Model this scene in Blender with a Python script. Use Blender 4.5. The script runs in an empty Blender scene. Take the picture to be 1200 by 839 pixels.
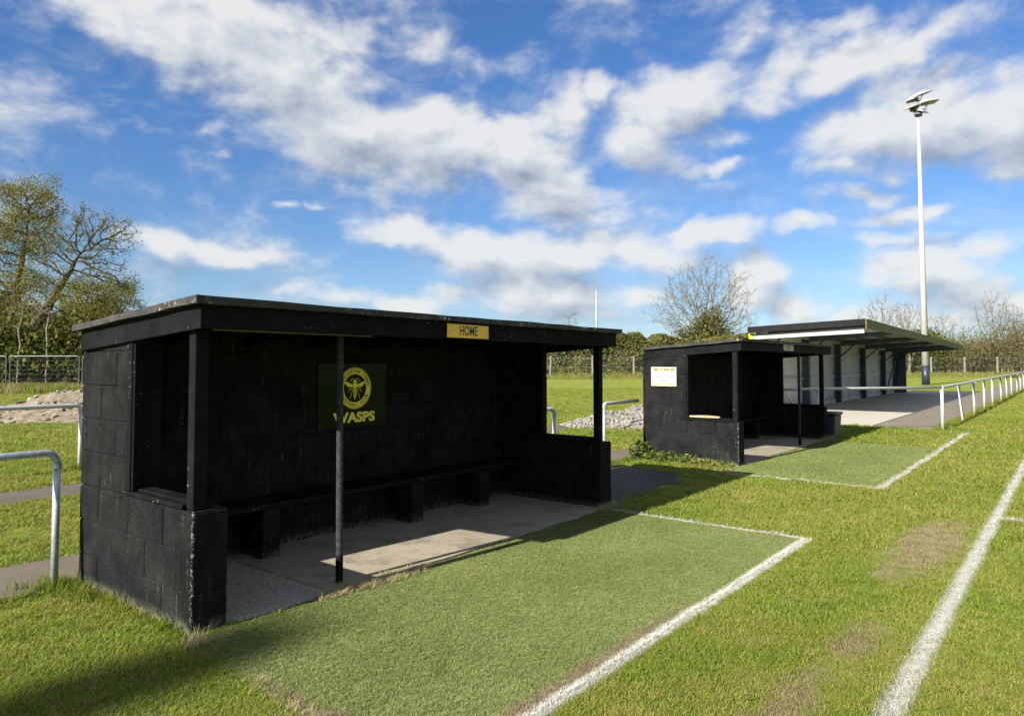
import bpy, bmesh, math, random
import numpy as np
from mathutils import Vector, Matrix, noise as mnoise
R = math.radians
random.seed(7); rng = np.random.default_rng(7)
sc = bpy.context.scene
COL = sc.collection

# ------------------------------------------------------------------ camera
CAM_H = 1.52
YAW = R(38.4)
cam = bpy.data.objects.new('camera', bpy.data.cameras.new('camera')); COL.objects.link(cam)
cam.data.lens = 36 * 840 / 1200; cam.data.sensor_width = 36
cam.data.shift_y = -29.7 / 1200
cam.data.clip_start = .05; cam.data.clip_end = 6000
cam.location = (0, 0, CAM_H); cam.rotation_euler = (R(92.3), 0, YAW - R(90))
sc.camera = cam
SY, CY = math.sin(YAW), math.cos(YAW)
def spot(right, ahead):           # metres to the right of / ahead of the standpoint -> world x, y
    return (right * SY + ahead * CY, -right * CY + ahead * SY)

# ------------------------------------------------------------------ node helpers
def nd(t, typ, ins=None, **at):
    n = t.nodes.new(typ)
    for k, v in at.items(): setattr(n, k, v)
    for k, v in (ins or {}).items():
        if isinstance(v, bpy.types.NodeSocket): t.links.new(v, n.inputs[k])
        else: n.inputs[k].default_value = v
    return n
def mth(t, op, a, b=0., c=0., clamp=False):
    return nd(t, 'ShaderNodeMath', {0: a, 1: b, 2: c}, operation=op, use_clamp=clamp).outputs[0]
def vmath(t, op, a, b=(0, 0, 0)):
    n = nd(t, 'ShaderNodeVectorMath', {0: a, 1: b}, operation=op)
    return n.outputs['Value'] if op in ('DOT_PRODUCT', 'LENGTH') else n.outputs[0]
def noi(t, vec, scale, detail=3., rough=.55, dist=0.):
    return nd(t, 'ShaderNodeTexNoise', {'Vector': vec, 'Scale': scale, 'Detail': detail, 'Roughness': rough, 'Distortion': dist}).outputs['Fac']
def c4(c): return (c[0], c[1], c[2], 1) if len(c) == 3 else c
def mix(t, f, a, b, blend='MIX'):
    n = t.nodes.new('ShaderNodeMix'); n.data_type = 'RGBA'; n.blend_type = blend
    for s, v in ((0, f), (6, a), (7, b)):
        if isinstance(v, bpy.types.NodeSocket): t.links.new(v, n.inputs[s])
        else: n.inputs[s].default_value = v if s == 0 else c4(v)
    return n.outputs[2]
def ramp(t, f, stops, interp='LINEAR'):
    n = nd(t, 'ShaderNodeValToRGB', {0: f}); cr = n.color_ramp; cr.interpolation = interp
    while len(cr.elements) < len(stops): cr.elements.new(.5)
    for e, (p, c) in zip(cr.elements, stops): e.position = p; e.color = c4(c) if not isinstance(c, (int, float)) else (c, c, c, 1)
    return n.outputs[0]
def sstep(t, v, a, b):
    return nd(t, 'ShaderNodeMapRange', {0: v, 1: a, 2: b, 3: 0., 4: 1.}, interpolation_type='SMOOTHSTEP').outputs[0]
def bump(t, h, strength=.3, dist=.01):
    return nd(t, 'ShaderNodeBump', {'Height': h, 'Strength': strength, 'Distance': dist}).outputs[0]
def new_mat(name):
    m = bpy.data.materials.new(name); m.use_nodes = True; t = m.node_tree; t.nodes.clear()
    return m, t
def finish(t, sh): nd(t, 'ShaderNodeOutputMaterial', {0: sh})
def pbr(t, col, rough=.6, normal=None, metal=0., spec=.5):
    ins = {'Base Color': col if isinstance(col, bpy.types.NodeSocket) else c4(col), 'Roughness': rough, 'Metallic': metal, 'Specular IOR Level': spec}
    if normal: ins['Normal'] = normal
    return nd(t, 'ShaderNodeBsdfPrincipled', ins).outputs[0]
def wpos(t): return nd(t, 'ShaderNodeNewGeometry').outputs['Position']
def opos(t): return nd(t, 'ShaderNodeTexCoord').outputs['Object']

# ------------------------------------------------------------------ materials
MAT = {}
def simple(name, col, rough=.6, metal=0., var=.25, scale=6., bscale=60., bstr=.15, spec=.5):
    m, t = new_mat(name); p = opos(t)
    n = noi(t, p, scale, 5., .6)
    dark = tuple(c * (1 - var) for c in col); lite = tuple(min(1, c * (1 + var)) for c in col)
    c = ramp(t, n, [(.3, dark), (.7, lite)])
    finish(t, pbr(t, c, rough, bump(t, noi(t, p, bscale, 4.), bstr, .005), metal, spec)); MAT[name] = m; return m

def black_paint(name, col, kind):
    m, t = new_mat(name); p = opos(t)
    big = noi(t, p, 3.5, 5., .6); fine = noi(t, p, 130., 3., .6); med = noi(t, p, 28., 4., .6)
    base = mix(t, sstep(t, big, .35, .7), tuple(c * .75 for c in col), tuple(c * 1.35 for c in col))
    if kind == 'block':
        # chalky bloom, scratches running down, small chips where the paint has gone
        st = nd(t, 'ShaderNodeMapping', {'Vector': p, 'Scale': (30, 30, 2.2)}).outputs[0]
        streak = noi(t, st, 1., 3., .6)
        base = mix(t, mth(t, 'MULTIPLY', sstep(t, streak, .60, .72), sstep(t, med, .42, .6)), base, (.050, .050, .047))
        dust = mth(t, 'MULTIPLY', sstep(t, noi(t, p, 170., 2., .6), .46, .66), sstep(t, noi(t, p, 6., 4., .6), .28, .66))
        base = mix(t, mth(t, 'MULTIPLY', dust, .75), base, (.036, .0365, .037))
        chip = mth(t, 'MULTIPLY', sstep(t, fine, .62, .68), sstep(t, big, .44, .58))
        z = nd(t, 'ShaderNodeSeparateXYZ', {0: p}).outputs[2]
        low = sstep(t, z, .55, .0)
        chip = mth(t, 'MULTIPLY', chip, mth(t, 'ADD', mth(t, 'MULTIPLY', low, .7), .25), clamp=True)
        base = mix(t, chip, base, (.13, .125, .11))
        sx = nd(t, 'ShaderNodeSeparateXYZ', {0: p}); ar = mth(t, 'MULTIPLY', sstep(t, mth(t, 'ABSOLUTE', sx.outputs[0]), .020, .006), sstep(t, mth(t, 'ABSOLUTE', sx.outputs[1]), .022, .006))
        base = mix(t, mth(t, 'MULTIPLY', ar, sstep(t, noi(t, p, 38., 4., .75), .50, .56)), base, (.16, .155, .135))
        # green-grey splash line just above the soil
        algae = mth(t, 'MULTIPLY', sstep(t, z, .10, .0), sstep(t, med, .35, .6))
        base = mix(t, mth(t, 'MULTIPLY', algae, .75), base, (.13, .14, .075))
        h = mth(t, 'ADD', mth(t, 'MULTIPLY', noi(t, p, 190., 2., .7), .6), mth(t, 'MULTIPLY', med, .6))
        nrm = bump(t, h, .55, .006); rough = .8
    else:
        g = nd(t, 'ShaderNodeMapping', {'Vector': p, 'Scale': ((2, 2, 60) if kind == 'wood' else (50, 50, 3))}).outputs[0]
        grain = noi(t, g, 1.5, 5., .65, .4)
        base = mix(t, mth(t, 'MULTIPLY', sstep(t, grain, .6, .75), .5), base, (.035, .035, .033))
        wear = mth(t, 'MULTIPLY', sstep(t, noi(t, p, 45., 4., .7), .62, .68), sstep(t, noi(t, p, 4.2, 2.), .52, .64))
        base = mix(t, wear, base, (.26, .23, .17))
        nrm = bump(t, grain, .35, .006); rough = .7
    finish(t, pbr(t, base, rough, nrm, 0., .05)); MAT[name] = m
black_paint('painted_block', (.0078, .0079, .0086), 'block')
black_paint('painted_board', (.0072, .0076, .0086), 'wood')
black_paint('painted_post', (.0078, .0082, .0092), 'post')

def roof_felt():
    m, t = new_mat('roof_felt'); p = opos(t)
    n = noi(t, p, 7., 6., .65); f = noi(t, p, 120., 3.)
    c = mix(t, sstep(t, n, .4, .65), (.013, .013, .013), (.035, .034, .032))
    bare = mth(t, 'MULTIPLY', sstep(t, noi(t, p, 24., 6., .75), .57, .63), sstep(t, noi(t, p, 2.1, 2.), .46, .58))
    c = mix(t, bare, c, (.38, .33, .24))
    moss = mth(t, 'MULTIPLY', sstep(t, noi(t, p, 16., 5., .7), .58, .7), .5)
    c = mix(t, moss, c, (.10, .10, .06))
    finish(t, pbr(t, c, .8, bump(t, mth(t, 'ADD', f, n), .6, .008))); MAT['roof_felt'] = m
roof_felt()
simple('raw_batten', (.10, .085, .035), .8)
simple('bare_wood', (.34, .28, .16), .7, var=.3, scale=20)
simple('dark_pole', (.030, .031, .033), .7, var=.6, scale=30., bscale=90., bstr=.3, spec=.12)
simple('galvanised', (.42, .46, .50), .42, .55, var=.25, scale=22., bscale=80., bstr=.1)
def white_rail():
    m, t = new_mat('white_rail'); p = opos(t)
    n = noi(t, p, 9., 6., .7)
    c = mix(t, sstep(t, n, .58, .68), (.40, .40, .39), (.25, .24, .215))
    c = mix(t, mth(t, 'MULTIPLY', sstep(t, noi(t, p, 40., 4., .7), .64, .7), .7), c, (.25, .19, .13))
    finish(t, pbr(t, c, .5, bump(t, n, .1))); MAT['white_rail'] = m
white_rail()
simple('fence_steel', (.10, .108, .112), .5, .4, var=.2)
simple('white_paint', (.37, .375, .375), .4, var=.06, scale=3.)
simple('mast_band', (.016, .022, .034), .45, var=.2)
simple('lamp_shell', (.27, .275, .27), .35, .1, var=.08)
simple('lamp_glass', (.09, .085, .05), .2, 0., var=.2)
simple('dark_steel', (.07, .09, .11), .5, .0, var=.25, spec=.2)
simple('stand_flashing', (.010, .010, .011), .6, .0, var=.3, spec=.1)
simple('eave_green', (.12, .125, .045), .6, .0, var=.25, spec=.1)
simple('rail_steel', (.32, .335, .345), .45, .3, var=.12)
simple('roof_soffit', (.45, .44, .38), .7, .0, var=.2)
simple('yellow_plastic', (.75, .68, .02), .45, var=.1)
simple('navy_plastic', (.018, .03, .055), .5, var=.3, scale=8)
def cladding():
    m, t = new_mat('cladding'); p = opos(t)
    z = nd(t, 'ShaderNodeSeparateXYZ', {0: p}).outputs[2]
    c = ramp(t, noi(t, p, 1.2, 4.), [(.3, (.38, .39, .38)), (.7, (.48, .49, .475))])
    splash = mth(t, 'MULTIPLY', sstep(t, z, .55, .12), sstep(t, noi(t, nd(t, 'ShaderNodeMapping', {'Vector': p, 'Scale': (1.6, 1.6, .8)}).outputs[0], 2.2, 6., .7), .44, .6))
    c = mix(t, mth(t, 'MULTIPLY', splash, .8), c, (.12, .13, .10))
    finish(t, pbr(t, c, .5)); MAT['cladding'] = m
cladding()

def sign_mats():
    m, t = new_mat('gloss_black'); finish(t, pbr(t, (.0035, .011, .0045), .14, None, 0., .10)); MAT['gloss_black'] = m
    m, t = new_mat('wasp_yellow'); finish(t, pbr(t, (.90, .80, .05), .4)); MAT['wasp_yellow'] = m
    m, t = new_mat('sign_text_yellow'); finish(t, pbr(t, (.80, .74, .10), .4)); MAT['sign_text_yellow'] = m
    m, t = new_mat('emblem_black'); finish(t, pbr(t, (.008, .01, .008), .35)); MAT['emblem_black'] = m
    m, t = new_mat('plate_yellow'); p = opos(t)
    c = ramp(t, noi(t, p, 18., 5.), [(.3, (.70, .40, .015)), (.7, (.80, .50, .03))])
    finish(t, pbr(t, c, .3)); MAT['plate_yellow'] = m
    m, t = new_mat('faded_plate'); p = opos(t)
    c = ramp(t, noi(t, p, 30., 5.), [(.3, (.25, .21, .13)), (.7, (.42, .36, .22))])
    finish(t, pbr(t, c, .5)); MAT['faded_plate'] = m
    m, t = new_mat('sign_white'); finish(t, pbr(t, (.40, .40, .40), .35)); MAT['sign_white'] = m
    m, t = new_mat('sign_pale_yellow'); finish(t, pbr(t, (.40, .385, .23), .35)); MAT['sign_pale_yellow'] = m
    m, t = new_mat('sign_print'); finish(t, pbr(t, (.10, .10, .09), .5)); MAT['sign_print'] = m
    m, t = new_mat('sign_olive'); finish(t, pbr(t, (.05, .05, .01), .5)); MAT['sign_olive'] = m
    m, t = new_mat('sign_grey_print'); finish(t, pbr(t, (.16, .16, .17), .5)); MAT['sign_grey_print'] = m
sign_mats()

# ---- ground colours: world position -> colour, shared by the soil sheet and the grass blades on it
TOUCH_Y = .682
def band(t, v, mid, half, soft):     # 1 inside |v-mid| < half
    return sstep(t, mth(t, 'ABSOLUTE', mth(t, 'SUBTRACT', v, mid)), half + soft, half - soft)
def line_mask(t, p):
    s = nd(t, 'ShaderNodeSeparateXYZ', {0: p}); x, y = s.outputs[0], s.outputs[1]
    wob = mth(t, 'MULTIPLY', mth(t, 'SUBTRACT', noi(t, p, 3., 4., .7), .5), .05)
    yw = mth(t, 'ADD', y, wob); xw = mth(t, 'ADD', x, wob)
    gt = lambda v, a: mth(t, 'GREATER_THAN', v, a)
    lt = lambda v, a: mth(t, 'LESS_THAN', v, a)
    a = band(t, yw, TOUCH_Y, .046, .034)
    b = mth(t, 'MULTIPLY', band(t, yw, 1.875, .040, .025), mth(t, 'MULTIPLY', lt(x, 6.46), gt(x, 1.2)))
    c = mth(t, 'MULTIPLY', band(t, xw, 6.43, .030, .022), mth(t, 'MULTIPLY', gt(y, 1.84), lt(y, 3.9)))
    d = mth(t, 'MULTIPLY', band(t, yw, 1.915, .042, .03), mth(t, 'MULTIPLY', gt(x, 9.5), lt(x, 17.9)))
    e = mth(t, 'MULTIPLY', mth(t, 'MULTIPLY', band(t, xw, 9.50, .035, .03), .75), mth(t, 'MULTIPLY', gt(y, 1.88), lt(y, 4.0)))
    f = mth(t, 'MULTIPLY', mth(t, 'MULTIPLY', band(t, xw, 17.85, .06, .05), .7), mth(t, 'MULTIPLY', gt(y, 1.9), lt(y, 2.3)))
    g = mth(t, 'MULTIPLY', band(t, xw, 8.43, .045, .04), lt(y, .70))
    m = a
    for k in (b, c, d, e, f, g): m = mth(t, 'MAXIMUM', m, k)
    br = sstep(t, noi(t, p, 26., 4., .75), .33, .52)
    return mth(t, 'MULTIPLY', m, mth(t, 'ADD', mth(t, 'MULTIPLY', br, .72), .28))
def worn_mask(t, p):
    m = None
    blobs = [(6.9, 1.02, 1.7, .40, 1.25), (7.6, 1.05, .6, .2, .95), (5.8, 1.15, .8, .2, .7), (4.25, 1.0, .75, .22, .84), (3.3, 1.05, .9, .22, .80)]
    for (bx, by, rx, ry, wt) in blobs:
        q = nd(t, 'ShaderNodeMapping', {'Vector': p, 'Location': (bx, by, 0), 'Scale': (rx, ry, 1)}, vector_type='TEXTURE').outputs[0]
        g = nd(t, 'ShaderNodeTexGradient', {0: q}, gradient_type='SPHERICAL').outputs[1]; g = mth(t, 'MULTIPLY', g, wt)
        m = g if m is None else mth(t, 'MAXIMUM', m, g)
    n = mth(t, 'ADD', mth(t, 'MULTIPLY', noi(t, p, 3.2, 5., .7), .9), mth(t, 'MULTIPLY', noi(t, p, 24., 3., .7), .5))
    return mth(t, 'MULTIPLY', sstep(t, mth(t, 'ADD', mth(t, 'MULTIPLY', m, .6), n), .86, 1.16), .85)
def flatp(t, p):
    return nd(t, 'ShaderNodeVectorMath', {0: p, 1: (1, 1, 0)}, operation='MULTIPLY').outputs[0]
def grass_colour(t, p, k=1.):
    p = flatp(t, p)
    n = mth(t, 'ADD', mth(t, 'MULTIPLY', noi(t, p, .42, 3., .55), .5), mth(t, 'ADD', mth(t, 'MULTIPLY', noi(t, p, 2.1, 4., .6), .4), mth(t, 'MULTIPLY', noi(t, p, 9., 4., .65), .42)))
    n = mth(t, 'SUBTRACT', n, .06)
    c = ramp(t, n, [(.38, (.102 * k, .172 * k, .016 * k)), (.53, (.160 * k, .215 * k, .027 * k)), (.66, (.212 * k, .230 * k, .044 * k)), (.80, (.30 * k, .27 * k, .085 * k))])
    return c, p
def mown(name, blade):
    m, t = new_mat(name)
    p0 = wpos(t); c, p = grass_colour(t, p0, 1.0 if blade else .9)
    if blade:
        r = nd(t, 'ShaderNodeObjectInfo').outputs['Random']
        at = nd(t, 'ShaderNodeAttribute', attribute_name='tint').outputs['Fac']
        v = mth(t, 'ADD', mth(t, 'MULTIPLY', r, .35), mth(t, 'MULTIPLY', at, .75))
        c = mix(t, 1., c, ramp(t, v, [(.1, (.80, .87, .8)), (.6, (1.08, 1.10, 1.0)), (1., (1.4, 1.3, 1.3))]), 'MULTIPLY')
        c = mix(t, sstep(t, at, .82, .92), c, (.34, .29, .14))
    worn = worn_mask(t, p)
    dirt = ramp(t, noi(t, p, 40., 4., .7), [(.3, (.22, .17, .10)), (.7, (.33, .27, .175))])
    c = mix(t, mth(t, 'MULTIPLY', worn, .88), c, dirt)
    lm = line_mask(t, p)
    c = mix(t, mth(t, 'MULTIPLY', lm, .93), c, (.50, .505, .48))
    if blade:
        d = nd(t, 'ShaderNodeBsdfDiffuse', {0: c}).outputs[0]
        tr = nd(t, 'ShaderNodeBsdfTranslucent', {0: c}).outputs[0]
        gl = nd(t, 'ShaderNodeBsdfGlossy', {0: (.5, .5, .5, 1), 1: .42}).outputs[0]
        s = nd(t, 'ShaderNodeMixShader', {0: .35, 1: d, 2: tr}).outputs[0]
        finish(t, nd(t, 'ShaderNodeMixShader', {0: .015, 1: s, 2: gl}).outputs[0])
    else:
        h = mth(t, 'ADD', noi(t, p, 60., 5., .75), mth(t, 'MULTIPLY', noi(t, p, 9., 3.), .7))
        finish(t, pbr(t, c, .9, bump(t, h, .8, .03), 0., .1))
    MAT[name] = m
mown('lawn_soil', False); mown('lawn_blade', True)
def tall_blade():
    m, t = new_mat('tall_blade'); c, p = grass_colour(t, wpos(t), .85)
    r = nd(t, 'ShaderNodeObjectInfo').outputs['Random']; at = nd(t, 'ShaderNodeAttribute', attribute_name='tint').outputs['Fac']
    c = mix(t, 1., c, ramp(t, mth(t, 'ADD', mth(t, 'MULTIPLY', r, .5), mth(t, 'MULTIPLY', at, .5)), [(.1, (.75, .85, .8)), (.6, (1.1, 1.15, 1.)), (1., (1.5, 1.3, 1.2))]), 'MULTIPLY')
    d = nd(t, 'ShaderNodeBsdfDiffuse', {0: c}).outputs[0]; tr = nd(t, 'ShaderNodeBsdfTranslucent', {0: c}).outputs[0]
    finish(t, nd(t, 'ShaderNodeMixShader', {0: .4, 1: d, 2: tr}).outputs[0]); MAT['tall_blade'] = m
tall_blade()
def rough_blade():
    m, t = new_mat('rough_blade'); at = nd(t, 'ShaderNodeAttribute', attribute_name='tint').outputs['Fac']
    c = ramp(t, at, [(0., (.16, .17, .05)), (.5, (.27, .24, .10)), (1., (.38, .33, .17))])
    d = nd(t, 'ShaderNodeBsdfDiffuse', {0: c}).outputs[0]; tr = nd(t, 'ShaderNodeBsdfTranslucent', {0: c}).outputs[0]
    finish(t, nd(t, 'ShaderNodeMixShader', {0: .35, 1: d, 2: tr}).outputs[0]); MAT['rough_blade'] = m
rough_blade()
def dry_blade():
    m, t = new_mat('dry_blade'); at = nd(t, 'ShaderNodeAttribute', attribute_name='tint').outputs['Fac']
    c = ramp(t, at, [(0., (.20, .15, .08)), (.7, (.40, .33, .18)), (1., (.22, .26, .06))])
    finish(t, pbr(t, c, .8)); MAT['dry_blade'] = m
dry_blade()
def turf(name, blade):
    m, t = new_mat(name); p = flatp(t, wpos(t)); s = nd(t, 'ShaderNodeSeparateXYZ', {0: p}); x, y = s.outputs[0], s.outputs[1]
    n = mth(t, 'ADD', mth(t, 'MULTIPLY', noi(t, p, .9, 4., .6), .6), mth(t, 'MULTIPLY', noi(t, p, 7., 4., .6), .4))
    c = ramp(t, n, [(.36, (.120, .150, .046)), (.52, (.155, .180, .062)), (.7, (.205, .220, .09))])
    if blade:
        at = nd(t, 'ShaderNodeAttribute', attribute_name='tint').outputs['Fac']
        c = mix(t, 1., c, ramp(t, at, [(.0, (.60, .72, .60)), (.5, (1., 1.05, .95)), (1., (1.7, 1.55, 1.6))]), 'MULTIPLY')
    # sand and soil drifted along the pitch-side edge and the ragged left end
    nn = noi(t, p, 5., 5., .7)
    e = mth(t, 'ADD', mth(t, 'SUBTRACT', 2.02, y), mth(t, 'MULTIPLY', mth(t, 'SUBTRACT', nn, .5), .25))
    e = mth(t, 'MULTIPLY', sstep(t, e, -.02, .07), sstep(t, x, 4.6, 3.4))
    f = mth(t, 'ADD', mth(t, 'SUBTRACT', 2.06, x), mth(t, 'MULTIPLY', mth(t, 'SUBTRACT', nn, .5), .45))
    f = mth(t, 'MULTIPLY', sstep(t, f, 0., .1), sstep(t, y, 3.3, 2.8))
    so = mth(t, 'MAXIMUM', e, f)
    c = mix(t, mth(t, 'MULTIPLY', so, .85), c, ramp(t, noi(t, p, 35., 4., .7), [(.3, (.13, .10, .06)), (.7, (.25, .20, .13))]))
    lm = line_mask(t, p)
    c = mix(t, mth(t, 'MULTIPLY', lm, .95), c, (.55, .55, .52))
    finish(t, pbr(t, c, .75, None if blade else bump(t, noi(t, p, 160., 3., .7), .7, .008), 0., .2)); MAT[name] = m
turf('turf_base', False); turf('turf_fibre', True)

def concrete(name, lo, hi, bs=.35, crack=False, comb=False):
    m, t = new_mat(name); p = wpos(t)
    n = mth(t, 'ADD', mth(t, 'MULTIPLY', noi(t, p, 1.3, 5., .6), .5), mth(t, 'MULTIPLY', noi(t, p, 30., 5., .7), .5))
    c = ramp(t, n, [(.32, lo), (.68, hi)])
    h = noi(t, p, 140., 4., .7)
    if comb:                                     # brushed in zig-zag strokes
        s = nd(t, 'ShaderNodeSeparateXYZ', {0: p}); zx = mth(t, 'PINGPONG', s.outputs[0], .16)
        w = mth(t, 'SINE', mth(t, 'MULTIPLY', mth(t, 'ADD', mth(t, 'ADD', s.outputs[1], zx), mth(t, 'MULTIPLY', noi(t, p, 6., 3.), .05)), 210.))
        h = mth(t, 'ADD', mth(t, 'MULTIPLY', h, .8), mth(t, 'MULTIPLY', w, .35))
        c = mix(t, mth(t, 'MULTIPLY', sstep(t, w, .2, -.8), .55), c, tuple(v * .45 for v in lo))
    if crack:
        v = nd(t, 'ShaderNodeTexVoronoi', {'Vector': mix(t, .12, p, nd(t, 'ShaderNodeTexNoise', {'Vector': p, 'Scale': 4.}).outputs['Color']), 'Scale': .9}, feature='DISTANCE_TO_EDGE').outputs[0]
        ck = sstep(t, v, .006, .002)
        c = mix(t, mth(t, 'MULTIPLY', ck, .0), c, tuple(v * .3 for v in lo))
        st = sstep(t, noi(t, p, 2.6, 7., .75), .46, .64)
        c = mix(t, mth(t, 'MULTIPLY', st, .6), c, tuple(v * .5 for v in lo))
    if crack:
        s = nd(t, 'ShaderNodeSeparateXYZ', {0: p}); e = mth(t, 'ADD', s.outputs[0], mth(t, 'MULTIPLY', mth(t, 'SUBTRACT', noi(t, p, 7., 4., .7), .5), .10))
        bay = sstep(t, e, 2.98, 2.94)
        agg = noi(t, p, 95., 3., .8)
        c = mix(t, mth(t, 'MULTIPLY', bay, .9), c, ramp(t, agg, [(.38, (.13, .12, .10)), (.5, (.26, .245, .205)), (.62, (.50, .47, .41))]))
        c = mix(t, mth(t, 'MULTIPLY', band(t, e, 2.975, .006, .006), .8), c, (.05, .045, .04))
        c = mix(t, mth(t, 'MULTIPLY', sstep(t, noi(t, p, 70., 4., .8), .54, .66), .35), c, tuple(v * .4 for v in lo))
        h = mth(t, 'ADD', h, mth(t, 'MULTIPLY', mth(t, 'MULTIPLY', agg, bay), 1.5))
    finish(t, pbr(t, c, .85, bump(t, h, bs, .008), 0., .25)); MAT[name] = m
concrete('pad_concrete', (.21, .185, .14), (.33, .295, .225), crack=True)
concrete('slab_concrete', (.34, .32, .275), (.41, .385, .34), .1)
concrete('path_concrete', (.115, .094, .070), (.20, .168, .128), .8, comb=True)
concrete('terrace_concrete', (.165, .142, .112), (.265, .232, .188), .8, comb=True)
concrete('asphalt', (.028, .028, .029), (.065, .063, .060), .9)
concrete('gravel_path', (.065, .054, .042), (.14, .12, .096), 1.)
simple('rough_concrete', (.22, .215, .20), .9, var=.4, scale=25, bscale=90, bstr=.9)
def spoil(name, cols):
    m, t = new_mat(name); p = opos(t)
    c = ramp(t, noi(t, p, 5., 6., .75), [(.3, cols[0]), (.5, cols[1]), (.7, cols[2])])
    finish(t, pbr(t, c, .95, bump(t, noi(t, p, 14., 6., .8), 1., .06), 0., .1)); MAT[name] = m
spoil('spoil', [(.12, .095, .065), (.22, .185, .135), (.31, .28, .225)])
spoil('stone', [(.13, .12, .11), (.27, .25, .225), (.40, .38, .35)])

def bark(name, lo, hi):
    m, t = new_mat(name); p = opos(t)
    g = nd(t, 'ShaderNodeMapping', {'Vector': p, 'Scale': (4, 4, .8)}).outputs[0]
    n = noi(t, g, 3., 5., .7)
    finish(t, pbr(t, ramp(t, n, [(.3, lo), (.7, hi)]), .9, bump(t, n, .8, .05), 0., .1)); MAT[name] = m
bark('oak_bark', (.030, .027, .018), (.105, .092, .055))
bark('ash_bark', (.10, .088, .062), (.20, .175, .125))
bark('birch_bark', (.11, .10, .085), (.20, .185, .16))
bark('twig_bark', (.10, .082, .048), (.19, .155, .095))
def leaf(name, a, b, c3):
    m, t = new_mat(name); p = opos(t)
    n = noi(t, p, .55, 4., .7)
    at = nd(t, 'ShaderNodeAttribute', attribute_name='tint').outputs['Fac']
    c = ramp(t, mth(t, 'ADD', mth(t, 'MULTIPLY', n, .7), mth(t, 'MULTIPLY', at, .35)), [(.3, a), (.52, b), (.72, c3)])
    d = nd(t, 'ShaderNodeBsdfDiffuse', {0: c}).outputs[0]; tr = nd(t, 'ShaderNodeBsdfTranslucent', {0: c}).outputs[0]
    finish(t, nd(t, 'ShaderNodeMixShader', {0: .35, 1: d, 2: tr}).outputs[0]); MAT[name] = m
leaf('oak_leaf', (.095, .105, .022), (.17, .170, .040), (.26, .23, .07))
leaf('dark_leaf', (.025, .032, .010), (.065, .075, .020), (.14, .135, .045))
leaf('hedge_leaf', (.070, .085, .024), (.150, .152, .046), (.23, .20, .08))
leaf('bud_leaf', (.10, .09, .035), (.17, .15, .06), (.24, .20, .09))
leaf('ivy_leaf', (.032, .048, .012), (.085, .105, .022), (.17, .165, .045))
leaf('brown_twig', (.080, .075, .030), (.145, .128, .056), (.22, .19, .10))
leaf('weed_leaf', (.06, .10, .02), (.11, .15, .035), (.20, .20, .07))

def wire_mesh(name, sx, sz, w, col):
    m, t = new_mat(name); p = opos(t); s = nd(t, 'ShaderNodeSeparateXYZ', {0: p})
    if sx is None:   # diamond link
        a = mth(t, 'ADD', s.outputs[0], s.outputs[2]); b = mth(t, 'SUBTRACT', s.outputs[0], s.outputs[2]); ka = kb = sz
    else: a, b, ka, kb = s.outputs[0], s.outputs[2], sx, sz
    f = lambda v, k: mth(t, 'LESS_THAN', mth(t, 'PINGPONG', v, k / 2), w / 2)
    al = mth(t, 'MAXIMUM', f(a, ka), f(b, kb))
    sh = nd(t, 'ShaderNodeMixShader', {0: al, 1: nd(t, 'ShaderNodeBsdfTransparent').outputs[0], 2: pbr(t, col, .5, None, .3)}).outputs[0]
    finish(t, sh); MAT[name] = m
wire_mesh('chain_link', None, .07, .0022, (.16, .17, .17))

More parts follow.
